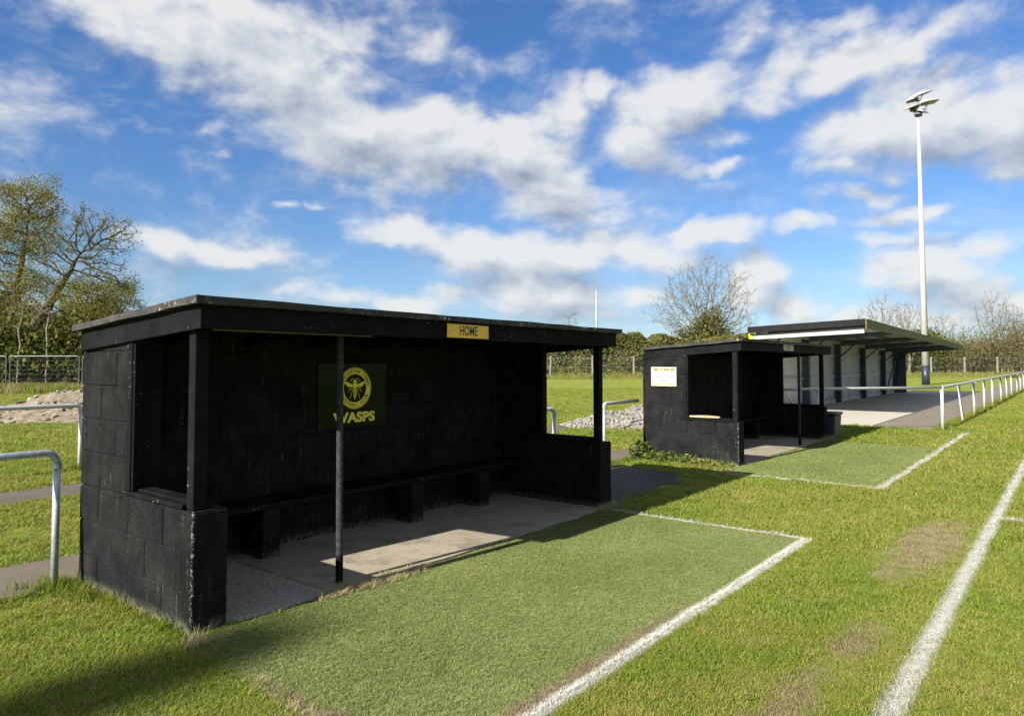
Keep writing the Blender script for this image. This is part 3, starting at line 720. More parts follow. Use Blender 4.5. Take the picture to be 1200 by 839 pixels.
# ------------------------------------------------------------------ stand
def stand():
    S = thing('spectator_stand', 'low covered stand with mono-pitch roof and pale ribbed back wall beside the barrier', 'stand', (20, 7, .022))
    ox, oy, oz = 20, 7, .022
    X0, X1, YF, YB = 19.87, 39.0, 4.27, 7.3
    top = lambda x, y: 2.60 - .345 * (x - X0) / (X1 - X0) - .125 * (y - YF) / (YB - YF)
    def slab(x0, x1, y0, y1, d0, d1, name, mat, par, bev=0):
        c = [(x0, y0), (x1, y0), (x1, y1), (x0, y1)]
        return MB().hexa([(x - ox, y - oy, top(x, y) - d1 - oz) for x, y in c] + [(x - ox, y - oy, top(x, y) - d0 - oz) for x, y in c]).build(name, mat, par, bev)
    # profiled sheet roof
    vs = []; fs = []; n = 130
    for i in range(n + 1):
        x = X0 + (X1 - X0) * i / n; d = .018 if i % 2 else 0.
        for y in (YF, YB): vs.append((x - ox, y - oy, top(x, y) - .02 - d - oz))
        for y in (YF, YB): vs.append((x - ox, y - oy, top(x, y) - .055 - d - oz))
    for i in range(n): a = i * 4; fs += [(a, a + 4, a + 5, a + 1), (a + 2, a + 3, a + 7, a + 6)]
    roof = link_mesh('roof', vs, fs, 'roof_soffit', S)
    c = [(X0, YF - .03), (X1, YF - .03)]
    e = MB()
    e.hexa([(X0 - ox, YF - .03 - oy, top(X0, YF) - .235 - oz), (X1 - ox, YF - .03 - oy, top(X1, YF) - .20 - oz), (X1 - ox, YF - oy - .003, top(X1, YF) - .20 - oz), (X0 - ox, YF - oy - .003, top(X0, YF) - .235 - oz),
            (X0 - ox, YF - .03 - oy, top(X0, YF) + .005 - oz), (X1 - ox, YF - .03 - oy, top(X1, YF) + .005 - oz), (X1 - ox, YF - oy - .003, top(X1, YF) + .005 - oz), (X0 - ox, YF - oy - .003, top(X0, YF) + .005 - oz)])
    e.build('eave_trim', 'eave_green', roof)
    slab(X0 - .03, X0 - .003, YF, YB, -.01, .16, 'verge_trim', 'stand_flashing', roof)
    slab(X1 + .003, X1 + .03, YF, YB, -.01, .16, 'verge_trim', 'stand_flashing', roof)
    # white end beam below the verge
    b = MB(); yb0, yb1 = YF + .06, YB - .1; z = lambda y: 2.40 - .14 * (y - YF) / (YB - YF)
    b.hexa([(.0, yb0 - oy, z(yb0) - .15 - oz), (.08, yb0 - oy, z(yb0) - .15 - oz), (.08, yb1 - oy, z(yb1) - .13 - oz), (.0, yb1 - oy, z(yb1) - .13 - oz),
            (.0, yb0 - oy, z(yb0) - oz), (.08, yb0 - oy, z(yb0) - oz), (.08, yb1 - oy, z(yb1) - oz), (.0, yb1 - oy, z(yb1) - oz)])
    b.build('end_beam', 'white_paint', S, .004)
    MB().box(-.02, .12, YB - .09 - oy, YB + .02 - oy, 2.12 - oz, 2.31 - oz).build('beam_end_cap', 'yellow_plastic', S, .01)
    cols = [20.35, 24.28, 28.18, 32.06, 35.9, 38.75]
    for k, x in enumerate(cols):
        m = MB(); h = top(x, 6.95) - .18 - oz
        m.box(x - .09 - ox, x + .09 - ox, -.10, -.085, 0, h); m.box(x - .09 - ox, x + .09 - ox, .085, .10, 0, h); m.box(x - .008 - ox, x + .008 - ox, -.085, .085, 0, h)
        cm = m.build('column', 'dark_steel', S)
        r = MB(); y0, y1 = YF + .1, 6.9
        r.hexa([(x - .05 - ox, y0 - oy, top(x, y0) - .17 - oz), (x + .05 - ox, y0 - oy, top(x, y0) - .17 - oz), (x + .05 - ox, y1 - oy, top(x, y1) - .26 - oz), (x - .05 - ox, y1 - oy, top(x, y1) - .26 - oz),
                (x - .05 - ox, y0 - oy, top(x, y0) - .075 - oz), (x + .05 - ox, y0 - oy, top(x, y0) - .075 - oz), (x + .05 - ox, y1 - oy, top(x, y1) - .075 - oz), (x - .05 - ox, y1 - oy, top(x, y1) - .075 - oz)])
        r.build('rafter', 'dark_steel', S)
        kb = MB().tube([(x - ox, -.1, h - .45), (x - ox, -.62, h + .03)], .03, 6).build('knee_brace', 'dark_steel', S)
    for y in (4.5, 5.2, 5.9, 6.6): slab(X0 + .05, X1 - .05, y - .03, y + .03, .072, .13, 'purlin', 'dark_steel', roof)
    # ribbed cladding
    vs = []; fs = []; x = X0 + .15; i = 0; prof = [(0, 0), (.11, 0), (.135, .035), (.165, .035)]
    ptsx = []
    while x < X1 - .1:
        for dx, dy in prof: ptsx.append((x + dx, 7.14 + dy))
        x += .19
    for px, py in ptsx: vs += [(px - ox, py - oy, .03 - oz), (px - ox, py - oy, top(px, 7.2) - .06 - oz)]
    for i in range(len(ptsx) - 1): a = 2 * i; fs.append((a, a + 2, a + 3, a + 1))
    w = link_mesh('back_wall', vs, fs, 'cladding', S)
    for z in (.06, .92, 1.68):
        for a, b in zip(cols, cols[1:]): MB().box(a + .10 - ox, b - .10 - ox, .06, .125, z, z + .07).build('sheeting_rail', 'rail_steel', S)
    MB().tube([(20.6 - ox, -.02, 1.35), (22.9 - ox, -.02, .10)], .03, 8).build('brace', 'rail_steel', S)
    MB().tube([(36.1 - ox, -.05, .1), (38.6 - ox, -.05, 1.75)], .035, 8).build('brace', 'dark_steel', S)
    MB().box(38.85 - ox, 38.95 - ox, -.4, .13, .0, 2.05).build('end_panel', 'dark_steel', S)
stand()

# ------------------------------------------------------------------ floodlights
def floodlight():
    F = thing('floodlight_mast', 'tall white floodlight mast with dark base band standing beyond the stand roof', 'floodlight', (53.2, 7.9, 0), R(0), None)
    H = 18.0
    MB().tube([(0, 0, 1.25), (0, 0, H * .5), (0, 0, H - .3)], [.215, .16, .085], 14).build('mast', 'white_paint', F, smooth=True)
    MB().tube([(0, 0, -.1), (0, 0, 1.25)], [.235, .228], 14).build('base_band', 'mast_band', F, smooth=True)
    MB().tube([(0, 0, H - .3), (0, 0, H + .75)], .06, 8).build('head_frame', 'dark_steel', F)
    cross = MB()
    for (x, y, z), mat in (((0, 0, H + .1), 0), ((0, 0, H + .65), 0)):
        a = Vector((SY, -CY, 0))
        cross.tube([Vector((x, y, z)) - a * .55, Vector((x, y, z)) + a * .55], .045, 8)
    cross.build('cross_arm', 'dark_steel', F)
    # each lamp: shell with sloped back, glass underneath
    a = Vector((SY, -CY, 0)); fwd = Vector((CY, SY, 0))
    def lamp(right, up, head, pitch, ln=1.15, w=.72):
        L = thing_child = bpy.data.objects.new('lamp_head', None)
        sh = MB(); n = 7; prof = [(-.5, .05), (-.42, .22), (-.2, .30), (.1, .28), (.35, .18), (.5, .05)]
        vs = []; fs = []
        for px, pz in prof:
            tw = (.62 + .38 * min(1, (px + .5) * 1.6))
            for s in (-1, -.7, .7, 1): vs.append((px * ln, s * w / 2 * tw, pz * (1 if abs(s) < 1 else .25)))
        for i in range(len(prof) - 1):
            for j in range(3): q = i * 4 + j; fs.append((q, q + 1, q + 5, q + 4))
        fs += [(3, 2, 1, 0), tuple((len(prof) - 1) * 4 + j for j in range(4))]
        shell = link_mesh('lamp_head', vs, fs, 'lamp_shell', F)
        gv = []; gf = []
        for px, pz in prof:
            tw = (.62 + .38 * min(1, (px + .5) * 1.6))
            for s in (-1, 1): gv.append((px * ln * .99, s * w / 2 * tw * .985, .004))
        for i in range(len(prof) - 1): gf.append((2 * i, 2 * i + 2, 2 * i + 3, 2 * i + 1))
        gl = link_mesh('glass', gv, gf, 'lamp_glass', shell)
        br = MB().tube([(-.05, -w * .3, .02), (-.1, 0, -.22), (-.05, w * .3, .02)], .025, 6).build('bracket', 'dark_steel', shell)
        shell.location = a * right + Vector((0, 0, H + up)); shell.rotation_euler = (0, R(pitch), math.radians(head))
    base = math.degrees(YAW) - 90          # heading 0 there = to the right as seen
    lamp(.20, .98, base + 12, -22, 1.35, .8)
    lamp(.62, .45, base - 6, -10, 1.25, .8)
    lamp(-.25, .20, base + 200, 14, 1.1, .85)
    lamp(.02, -.12, base - 60, 18, 1.0, .8)
    lamp(-.35, .62, base + 150, 6, .7, .5)
    MB().box(-.35, .35, -.2, .2, H - .32, H - .12).build('control_gear', 'dark_steel', F)
    return F
flood = floodlight()
flood.rotation_euler = (R(-.25), R(-.35), 0)
shadow_mast = copy_tree(flood); shadow_mast.scale = (.75, .62, 1); shadow_mast.location = (-30.75, 6.26, 0); shadow_mast.rotation_euler = (0, 0, R(51.6)); shadow_mast['label'] = 'added copy of the floodlight mast, unseen on the left, put there to shade a strip of turf'  # added mast copy out of view, squeezed and placed to cast the soft shadow

# ------------------------------------------------------------------ heaps
def heap(name, label, loc, rx, ry, h, mat, seed, stones, smin, smax, rz=0):
    T = thing(name, label, 'heap', (loc[0], loc[1], 0), rz); rr = random.Random(seed)
    N = 56; vs = []; fs = []
    def hz(u, v):
        r = math.hypot(u, v); b = max(0, 1 - r ** 1.5)
        q = Vector((u * 3 + seed, v * 3, 0)); return h * b * (1 + .45 * mnoise.noise(q) + .2 * mnoise.noise(q * 3.3)) + (.06 * h * mnoise.noise(q * 9) if b > 0 else 0) - .01
    for j in range(N + 1):
        for i in range(N + 1):
            u, v = i / N * 2 - 1, j / N * 2 - 1; vs.append((u * rx, v * ry, hz(u, v)))
    for j in range(N):
        for i in range(N): a = j * (N + 1) + i; fs.append((a, a + 1, a + N + 2, a + N + 1))
    link_mesh('mound', vs, fs, mat, T)
    s = MB()
    for k in range(stones):
        a = rr.uniform(0, 2 * math.pi); q = rr.random() ** .6 * 1.02; u, v = q * math.cos(a), q * math.sin(a)
        sz = rr.uniform(smin, smax); c = Vector((u * rx, v * ry, max(0, hz(u, v)) + sz * .3))
        pts = [Vector((1, 0, 0)), Vector((-1, 0, 0)), Vector((0, 1, 0)), Vector((0, -1, 0)), Vector((0, 0, .7)), Vector((0, 0, -.7))]
        rot = Matrix.Rotation(rr.uniform(0, 6.3), 3, Vector((rr.uniform(-1, 1), rr.uniform(-1, 1), rr.uniform(-1, 1) + .01)).normalized())
        s.add([c + rot @ (p * sz * rr.uniform(.6, 1.2)) for p in pts], [(0, 2, 4), (2, 1, 4), (1, 3, 4), (3, 0, 4), (2, 0, 5), (1, 2, 5), (3, 1, 5), (0, 3, 5)])
    st = s.build('stones', 'stone', T); st['kind'] = 'stuff'
    return T
px, py = spot(-11.6, 19.4)
heap('spoil_heap', 'sandy spoil heap on the grass at the left edge behind the pipe barrier', (px, py), 3.4, 1.9, .66, 'spoil', 3, 420, .03, .12, YAW - R(90))
px, py = spot(2.95, 17.0)
heap('rubble_heap', 'low heap of broken stone on the grass between the two dugouts', (px, py), 1.75, 1.0, .36, 'stone', 5, 1500, .03, .085, YAW - R(90))

# ------------------------------------------------------------------ fences
def heras(x, y, rz, first=None):
    T = thing('mesh_fence_panel', '', 'fence panel', (x, y, 0), rz)
    W, H = 3.4, 1.78
    c = .12
    path = [(.03, 0, .02), (.03, 0, H - c), (.03 + c * .3, 0, H - c * .3), (.03 + c, 0, H), (W - .03 - c, 0, H), (W - .03 - c * .3, 0, H - c * .3), (W - .03, 0, H - c), (W - .03, 0, .02)]
    MB().tube(path, .025, 8).build('frame', 'fence_steel', T)
    m = MB()
    for k in range(1, 8): m.tube([(.03, 0, k * H / 8), (W - .03, 0, k * H / 8)], .005, 4)
    for k in range(1, 34): m.tube([(.03 + k * (W - .06) / 34, 0, .1), (.03 + k * (W - .06) / 34, 0, H - .02)], .0022, 3)
    m.build('wire_infill', 'fence_steel', T)
    f = MB().hexa([(-.12, -.32, 0), (.12, -.32, 0), (.12, .32, 0), (-.12, .32, 0), (-.10, -.28, .13), (.10, -.28, .13), (.10, .28, .13), (-.10, .28, .13)])
    f.build('foot', 'rough_concrete', T, .02)
    return T
hd = [('wire mesh site fence panel at the far left, only its right end in view', -28.2), ('wire mesh site fence panel above the spoil heap with rounded top corners', -24.65), ('wire mesh site fence panel hidden mostly by the home dugout corner', -21.1)]
for i, (lb, r_) in enumerate(hd):
    x, y = spot(r_, 35.2 + .15 * (i == 0)); o = heras(x, y, YAW - R(90) + R(1.5 if i != 0 else -2)); props(o, lb, 'fence panel', 'temporary mesh fence panels')

def chain_fence():
    A, B = Vector((22.0, 63.0, 0)), Vector((128.0, -25.0, 0)); d = (B - A); L = d.length; d.normalize()
    T = thing('chain_link_fence', 'long chain link fence with concrete posts in front of the hedge', 'fence', A, math.atan2(d.y, d.x))
    n = int(L / 4.0)
    first = None
    for k in range(n + 1):
        if first is None:
            first = MB().hexa([(-.065, -.065, -.1), (.065, -.065, -.1), (.065, .065, -.1), (-.065, .065, -.1), (-.05, -.05, 1.98), (.05, -.05, 1.98), (.05, .05, 1.98), (-.05, .05, 1.98)]).build('post', 'rough_concrete', T)
        else:
            p = first.copy(); COL.objects.link(p); p.parent = T; p.location = (k * 4.0, 0, 0); p.rotation_euler = (R(rng.uniform(-1.2, 1.2)), R(rng.uniform(-1.2, 1.2)), 0)
    w = MB()
    for z in (.1, 1.0, 1.86): w.tube([(0, -.07, z), (n * 4.0, -.07, z)], .007, 4)
    w.build('straining_wires', 'galvanised', T)
    link_mesh('chain_link_mesh', [(0, -.075, .05), (n * 4.0, -.075, .05), (n * 4.0, -.075, 1.88), (0, -.075, 1.88)], [(0, 1, 2, 3)], 'chain_link', T)
    return A, d, L
FA, FD, FL = chain_fence()

# ------------------------------------------------------------------ trees
def grow(trunks, clouds, seed, step=.35, di=2.6, dk=.7, iters=140):
    """space colonisation: trunks = list of polylines, clouds = [(centre, radii, n)]"""
    r = np.random.default_rng(seed); pts = []
    for c, rad_, n in clouds:
        v = r.normal(size=(n, 3)); v /= np.linalg.norm(v, axis=1)[:, None]; v *= ((r.random(n) ** .38) * np.array([1 + .42 * mnoise.noise(Vector(q * 2.2) + Vector((seed, 0, 0))) for q in v]))[:, None]
        pts.append(np.array(c) + v * np.array(rad_))
    A = np.vstack(pts)
    P = []; par = []
    for t, (poly, join) in enumerate(trunks):
        last = join if join is not None else -1
        prev = None
        for q in poly:
            q = np.array(q, float)
            if prev is None:
                P.append(q); par.append(last); last = len(P) - 1
            else:
                k = max(1, int(np.linalg.norm(q - prev) / step))
                for j in range(1, k + 1):
                    P.append(prev + (q - prev) * j / k + r.normal(size=3) * step * .06); par.append(last); last = len(P) - 1
            prev = q
    P = [np.array(p) for p in P]
    near = np.full(len(A), 1e9); idx = np.zeros(len(A), int)
    def upd(start):
        nonlocal near, idx
        Q = np.array(P[start:]); d = np.linalg.norm(A[:, None] - Q[None], axis=2); m = d.argmin(1); dm = d[np.arange(len(A)), m]
        b = dm < near; near = np.where(b, dm, near); idx = np.where(b, m + start, idx)
    upd(0)
    nkids = {}
    for it in range(iters):
        alive = near > dk; act = alive & (near < di * (3 if it < 25 else 1))
        if not act.any(): break
        Aa = A[act]; ia = idx[act]; start = len(P)
        for nidx in np.unique(ia):
            if nkids.get(nidx, 0) > 3: continue
            v = Aa[ia == nidx] - P[nidx]; v /= np.linalg.norm(v, axis=1)[:, None] + 1e-6
            d = v.mean(0); d += r.normal(size=3) * .13 + np.array([0, 0, .10]); L = np.linalg.norm(d)
            if L < 1e-4: continue
            P.append(P[nidx] + d / L * step); par.append(int(nidx)); nkids[nidx] = nkids.get(nidx, 0) + 1
        if len(P) == start: break
        A = A[alive | True]; upd(start)
        keep = near > dk; A = A[keep]; near = near[keep]; idx = idx[keep]
        if len(A) == 0: break
    P = np.array(P); par = np.array(par)
    return P, par
def radii(P, par, r0, expo=2.0, tip=.012):
    n = len(P); acc = np.zeros(n); kids = np.zeros(n, int)
    for i in range(n):
        if par[i] >= 0: kids[par[i]] += 1
    for i in range(n - 1, -1, -1):
        if kids[i] == 0: acc[i] = tip ** expo
        if par[i] >= 0: acc[par[i]] += acc[i]
    rr = acc ** (1 / expo); k = r0 / rr.max()
    return np.maximum(rr * (1 if k > 1 else k) if False else tip + (rr - tip) * (r0 - tip) / (rr.max() - tip), tip), kids
def branch_mesh(P, par, rr, kids, mb):
    for i in range(len(P)):
        j = par[i]
        if j < 0: continue
        ns = 7 if rr[i] > .12 else 5 if rr[i] > .04 else 3
        d = P[i] - P[j]; L = np.linalg.norm(d)
        if L < 1e-5: continue
        d = d / L; u = np.cross(d, [0, 0, 1] if abs(d[2]) < .9 else [0, 1, 0]); u /= np.linalg.norm(u); w = np.cross(d, u)
        b = len(mb.v); ra, rb = min(rr[j], rr[i] * 1.5), rr[i]
        a0 = P[j] - d * ra * .25
        for c, ra_ in ((a0, ra), (P[i] + d * rb * .2, rb)):
            for k in range(ns):
                a = 2 * math.pi * k / ns; mb.v.append(tuple(c + (u * math.cos(a) + w * math.sin(a)) * ra_))
        for k in range(ns): mb.f.append((b + k, b + (k + 1) % ns, b + ns + (k + 1) % ns, b + ns + k))
def cards(centres, size, seed, squash=1.0):
    r = np.random.default_rng(seed); n = len(centres); s = size * r.uniform(.55, 1.35, n)
    u = r.normal(size=(n, 3)); u /= np.linalg.norm(u, axis=1)[:, None]
    w = r.normal(size=(n, 3)); w -= (w * u).sum(1)[:, None] * u; w /= np.linalg.norm(w, axis=1)[:, None]
    U = u * s[:, None] * .5; W = w * s[:, None] * .5 * squash
    V = np.stack([centres - U, centres - W * .9, centres + U, centres + W * .9], 1).reshape(-1, 3)
    F = np.arange(n * 4).reshape(-1, 4)
    return V, [tuple(f) for f in F.tolist()], r.random(n).tolist()
def tree(name, label, cat, base, trunks, clouds, seed, r0, bark_m, leaf_m, nleaf, lsize, twigs=2, step=.35, dk=.7, group=None, leaf_bias=None, spread=.22, tip=.012, crown_name='crown'):
    """trunk points and crown volumes are relative to the base"""
    T = thing(name, label, cat, (base[0], base[1], 0), 0, group)
    P, par = grow(trunks, clouds, seed, step, dk=dk); rr, kids = radii(P, par, r0, tip=tip)
    zt = P[:, 2].max(); rr = np.where(rr > .05, np.maximum(.05, rr * np.clip(1.08 - 1.0 * P[:, 2] / zt, .22, 1)), rr)
    r = np.random.default_rng(seed + 1); mb = MB(); branch_mesh(P, par, rr, kids, mb)
    thin = np.where((rr < .05) & (par >= 0))[0]; tips = []
    for i in thin:
        d0 = P[i] - P[par[i]]; d0 = d0 / (np.linalg.norm(d0) + 1e-6)
        for k in range(twigs):
            d = d0 + r.normal(size=3) * .7; d /= np.linalg.norm(d); L = r.uniform(.25, .75) * step / .35
            e = P[i] + d * L + np.array([0, 0, .05]); m_ = P[i] + d * L * .5 + r.normal(size=3) * .03
            s = np.cross(d, r.normal(size=3)); s /= np.linalg.norm(s); b = len(mb.v)
            mb.v += [tuple(P[i] + s * tip * .75), tuple(P[i] - s * tip * .75), tuple(m_ - s * tip * .55), tuple(e), tuple(m_ + s * tip * .55)]; mb.f.append((b, b + 1, b + 2, b + 3, b + 4))
            tips.append(e); tips.append(m_)
    mb.build('trunk', bark_m, T)
    if nleaf and tips:
        tips = np.array(tips)
        pr = None
        if leaf_bias is not None: pr = leaf_bias(tips); pr = pr / pr.sum()
        c = tips[r.choice(len(tips), nleaf, p=pr)] + r.normal(size=(nleaf, 3)) * spread
        V, F, tn = cards(c, lsize, seed + 2, .75)
        link_mesh(crown_name, V.tolist(), F, leaf_m, T, tint=tn)
    return T
# in a tree's own frame: x' to the right as seen, y' away, turned to world axes here
def wr(pts): return [(p[0] * SY + p[1] * CY, -p[0] * CY + p[1] * SY, p[2]) for p in pts]
def W3(p): return wr([p])[0]
def rad3(a, b, c): return ((a + b) / 2, (a + b) / 2, c)

# leaning oak
bx, by = spot(-29.0, 42)
oak_trunk = wr([(0, 0, -.1), (.3, 0, 2.0), (1.2, -.1, 3.8), (2.5, 0, 6.0), (3.5, .1, 7.9)])
oak_tr = [(oak_trunk, None)]
def low_bias(t):
    x = t[:, 0] * SY - t[:, 1] * CY
    return np.where((x > 2.6) & (t[:, 2] < 6.2), 6.0, 1.0) + np.where(x < .5, 1.2, 0)
tree('oak_tree', 'leaning oak tree with sparse new leaves left of the home dugout', 'tree', (bx, by),
     oak_tr, [(W3((4.1, 0, 8.9)), rad3(2.2, 2.0, 1.9), 260), (W3((5.9, .3, 9.0)), rad3(1.1, 1.0, 1.4), 90), (W3((4.9, 0, 5.3)), rad3(2.1, 2.2, 1.9), 420), (W3((2.2, 0, 7.6)), rad3(1.6, 2.0, 1.9), 200), (W3((1.2, .5, 5.2)), rad3(2.2, 2.0, 1.6), 170), (W3((4.3, -.2, 6.9)), rad3(1.8, 1.6, 1.5), 180)],
     21, .44, 'oak_bark', 'oak_leaf', 24000, .085, 4, .24, .36, leaf_bias=low_bias, spread=.16)
bx, by = spot(-30.6, 43.5)
tree('oak_tree', 'upright oak tree with olive leaves at the far left edge', 'tree', (bx, by),
     [(wr([(0, 0, -.1), (.25, 0, 3.5), (.5, 0, 6.2), (.9, 0, 9.0), (1.1, 0, 10.8)]), None)],
     [(W3((1.0, 0, 10.9)), rad3(2.0, 2.0, 2.1), 230), (W3((-.6, 0, 8.8)), rad3(2.4, 2.4, 2.0), 220), (W3((1.6, 0, 8.9)), rad3(1.3, 1.8, 1.2), 80), (W3((-2.2, 0, 6.2)), rad3(2.2, 2.4, 2.0), 150), (W3((1.2, 0, 6.3)), rad3(1.3, 2.0, 1.0), 60)],
     22, .38, 'oak_bark', 'oak_leaf', 36000, .095, 3, .28, .45, spread=.2)
# undergrowth wood at the left
wood = [(-47, 55, 4.6, 6.3), (-41.5, 57, 4.2, 6.6), (-37, 54.5, 3.6, 5.2), (-33.5, 56, 3.2, 5.6), (-30.5, 58, 3.2, 4.2), (-26.5, 60, 3.0, 4.6), (-28.4, 39, 2.6, 3.0), (-25.6, 39.4, 2.4, 2.5), (-23.2, 39.6, 2.4, 2.9), (-23, 61, 3.0, 4.4), (-19, 62, 3.2, 4.4), (-14, 63, 3.4, 4.4)]
wl = ['dark rounded tree in the wood at the far left edge', 'dark bushy tree in the wood behind the oak trunks', 'low dark tree behind the mesh fence at the left', 'dark tree in the wood behind the leaning oak', 'low dark tree in the wood behind the left end of the home dugout roof', 'dark tree in the wood just left of the home dugout roof',
      'dense low bush behind the mesh fence left end', 'dense low bush behind the middle of the mesh fence', 'dense low bush behind the mesh fence panel next to the home dugout corner', 'dark tree in the wood behind the home dugout wall', 'broad dark tree behind the home dugout roof', 'broad olive tree far behind the home dugout']
for i, ((r_, a_, w_, h_), lb) in enumerate(zip(wood, wl)):
    bx, by = spot(r_, a_); low = h_ < 4
    tree('woodland_bush' if low else 'woodland_tree', lb, 'bush' if low else 'tree', (bx, by), [([(0, 0, -.1), (0.1, 0, h_ * .3)], None), ([(.3, .2, -.1), (.8, .3, h_ * .35)], None)],
         [((0, 0, h_ * .52), (w_ * .62, w_ * .62, h_ * .46), 90), ((w_ * .3, -w_ * .2, h_ * .72), (w_ * .3, w_ * .3, h_ * .26), 30), ((-w_ * .25, w_ * .2, h_ * .76), (w_ * .3, w_ * .3, h_ * .22), 30)],
         40 + i, .16, 'oak_bark', 'ivy_leaf' if i in (6, 7) else 'dark_leaf' if i % 3 else 'hedge_leaf', 7000 if low else 9000, .26, 2, .5, .8, 'trees and bushes of the wood behind the left fence', spread=.45)
for i, (r_, a_, h_, lb) in enumerate([(-25.75, 37.4, 3.6, 'slim pale birch trunk left of the pair behind the mesh fence'), (-24.4, 37.6, 4.0, 'slim pale birch trunk nearer the dugout behind the mesh fence')]):
    bx, by = spot(r_, a_)
    tree('birch_tree', lb, 'tree', (bx, by), [(wr([(0, 0, -.1), (.05, 0, 2.4), (-.02, 0, 3.2), (.1, 0, h_ + .4)]), None)], [((0, 0, h_ + .5), (.6, .6, .9), 30)], 70 + i, .05, 'birch_bark', 'bud_leaf', 300, .08, 2, .35, .5, 'slim birches behind the left fence')

# hedge behind the fence: one long clipped-looking mass of leaves and stems
def hedge(name, label, A, d, L, off, h0, wd, mat, n, size, seed, top_amp=.5, stems='oak_bark', squash=.8):
    T = thing(name, label, 'hedge', A); r = np.random.default_rng(seed)
    nrm = Vector((-d.y, d.x, 0))
    u = r.random(n) * L
    hh = np.array([h0(x) * (1 + .20 * mnoise.noise(Vector((x * .22, seed, 0))) + .36 * top_amp * mnoise.noise(Vector((x * .8, seed, 3)))) for x in u])
    face = r.random(n) < .55; v = np.where(face, r.normal(0, .22, n), r.random(n) * wd)
    z = np.where(face, r.random(n), 1 - r.random(n) ** 2.2 * .8) * hh
    bul = np.array([mnoise.noise(Vector((a * .5, b * .7, seed + 2))) for a, b in zip(u, z)])
    v = v + bul * .55 + (z / hh) ** 2 * .6
    c = np.stack([u * d.x + (off + v) * nrm.x, u * d.y + (off + v) * nrm.y, np.maximum(z, .03)], 1)
    V, F, tn = cards(c, size, seed + 1, squash); 
    link_mesh('foliage', V.tolist(), F, mat, T, tint=tn)
    s = MB()
    for k in range(int(L * 1.4)):
        x = r.random() * L; b = d * x + nrm * (off + .3 + r.random() * wd * .7); h = h0(x)
        s.tube([b, b + Vector((r.normal(0, .15), r.normal(0, .15), h * .5)), b + Vector((r.normal(0, .5), r.normal(0, .5), h * r.uniform(.75, 1.05)))], [.05, .03, .008], 4, False)
    s.build('stems', stems, T)
    return T
nrm_ = Vector((-FD.y, FD.x, 0))
# distances along the fence: its direction is nearly across the view
hedge('field_hedge', 'thick olive hedge behind the chain link fence between the dugouts', FA, FD, 66, 4.5, lambda x: 4.1 + .2 * math.sin(x * .3), 2.6, 'hedge_leaf', 170000, .20, 5)
hedge('field_hedge', 'green and brown hedge beyond the stand and floodlight mast', FA + FD * 62, FD, 22, 4.8, lambda x: 4.0 + .1 * math.sin(x * .5) + max(0, x - 14) * .12, 2.4, 'hedge_leaf', 62000, .20, 6)
# bare brown thicket at the right: many upright shrubs
def thicket(name, label, base, h, w, seed):
    T = thing(name, label, 'shrub', (base[0], base[1], 0), 0, 'bare brown shrubs behind the right end of the fence'); r = np.random.default_rng(seed); m = MB(); tips = []
    for k in range(70):
        a = r.random() * 6.28; q = r.random() ** .5 * w * .5; b = np.array([q * math.cos(a), q * math.sin(a), -.05]); hh = h * r.uniform(.6, 1.05) * (1 - .25 * (q / (w * .5)) ** 2)
        e = b + np.array([r.normal(0, .3) + q * math.cos(a) * .35, r.normal(0, .3) + q * math.sin(a) * .35, hh]); mid = (b + e) / 2 + r.normal(size=3) * .15
        m.tube([b, mid, e], [.035, .022, .006], 4, False)
        for j in range(16):
            f = r.uniform(.15, 1.); s = b + (e - b) * f; d = np.array([r.normal(0, .6), r.normal(0, .6), r.uniform(.2, 1.)]); d /= np.linalg.norm(d); L = r.uniform(.4, 1.1)
            t_ = s + d * L; sd = np.cross(d, r.normal(size=3)); sd /= np.linalg.norm(sd); i0 = len(m.v)
            m.v += [tuple(s + sd * .010), tuple(s - sd * .010), tuple(t_)]; m.f.append((i0, i0 + 1, i0 + 2)); tips.append(t_); tips.append((s + t_) / 2)
    m.build('stems', 'twig_bark', T)
    tips = np.array(tips); c = tips[r.choice(len(tips), 9000)] + r.normal(size=(9000, 3)) * .28
    V, F, tn = cards(c, .28, seed, .28); link_mesh('twigs', V.tolist(), F, 'brown_twig', T, tint=tn)
tn_ = 0
tl = ['bare brown shrub just right of the floodlight mast foot', 'bare brown shrub over the third visible fence post', 'tall bare brown shrub left of the grey tree at right', 'tall bare brown shrub below the grey tree at right', 'tall bare brown shrub at the right edge', 'bare brown shrub past the right edge', 'bare brown shrub farther past the right edge', 'bare brown shrub at the end of the fence']
for k, lb in enumerate(tl):
    p = FA + FD * (86.5 + k * 4.2) + nrm_ * (4.2 + (k % 2) * 1.2); thicket('bare_shrub', lb, (p.x, p.y), [4.3, 5.0, 6.0, 6.6, 6.9, 6.7, 6.9, 6.5][k], [4.2, 4.8, 5.6, 6, 6, 6, 6, 6][k], 90 + k)
p = FA + FD * 84 + nrm_ * 4.0
tree('holly_bush', 'dark green bush in the hedge right of the stand roof tip', 'bush', (p.x, p.y), [([(0, 0, 0), (0, 0, 1.2)], None)], [((0, 0, 2.2), (1.5, 1.5, 2.0), 60)], 81, .1, 'oak_bark', 'ivy_leaf', 4200, .26, 2, .5, .8, spread=.35)

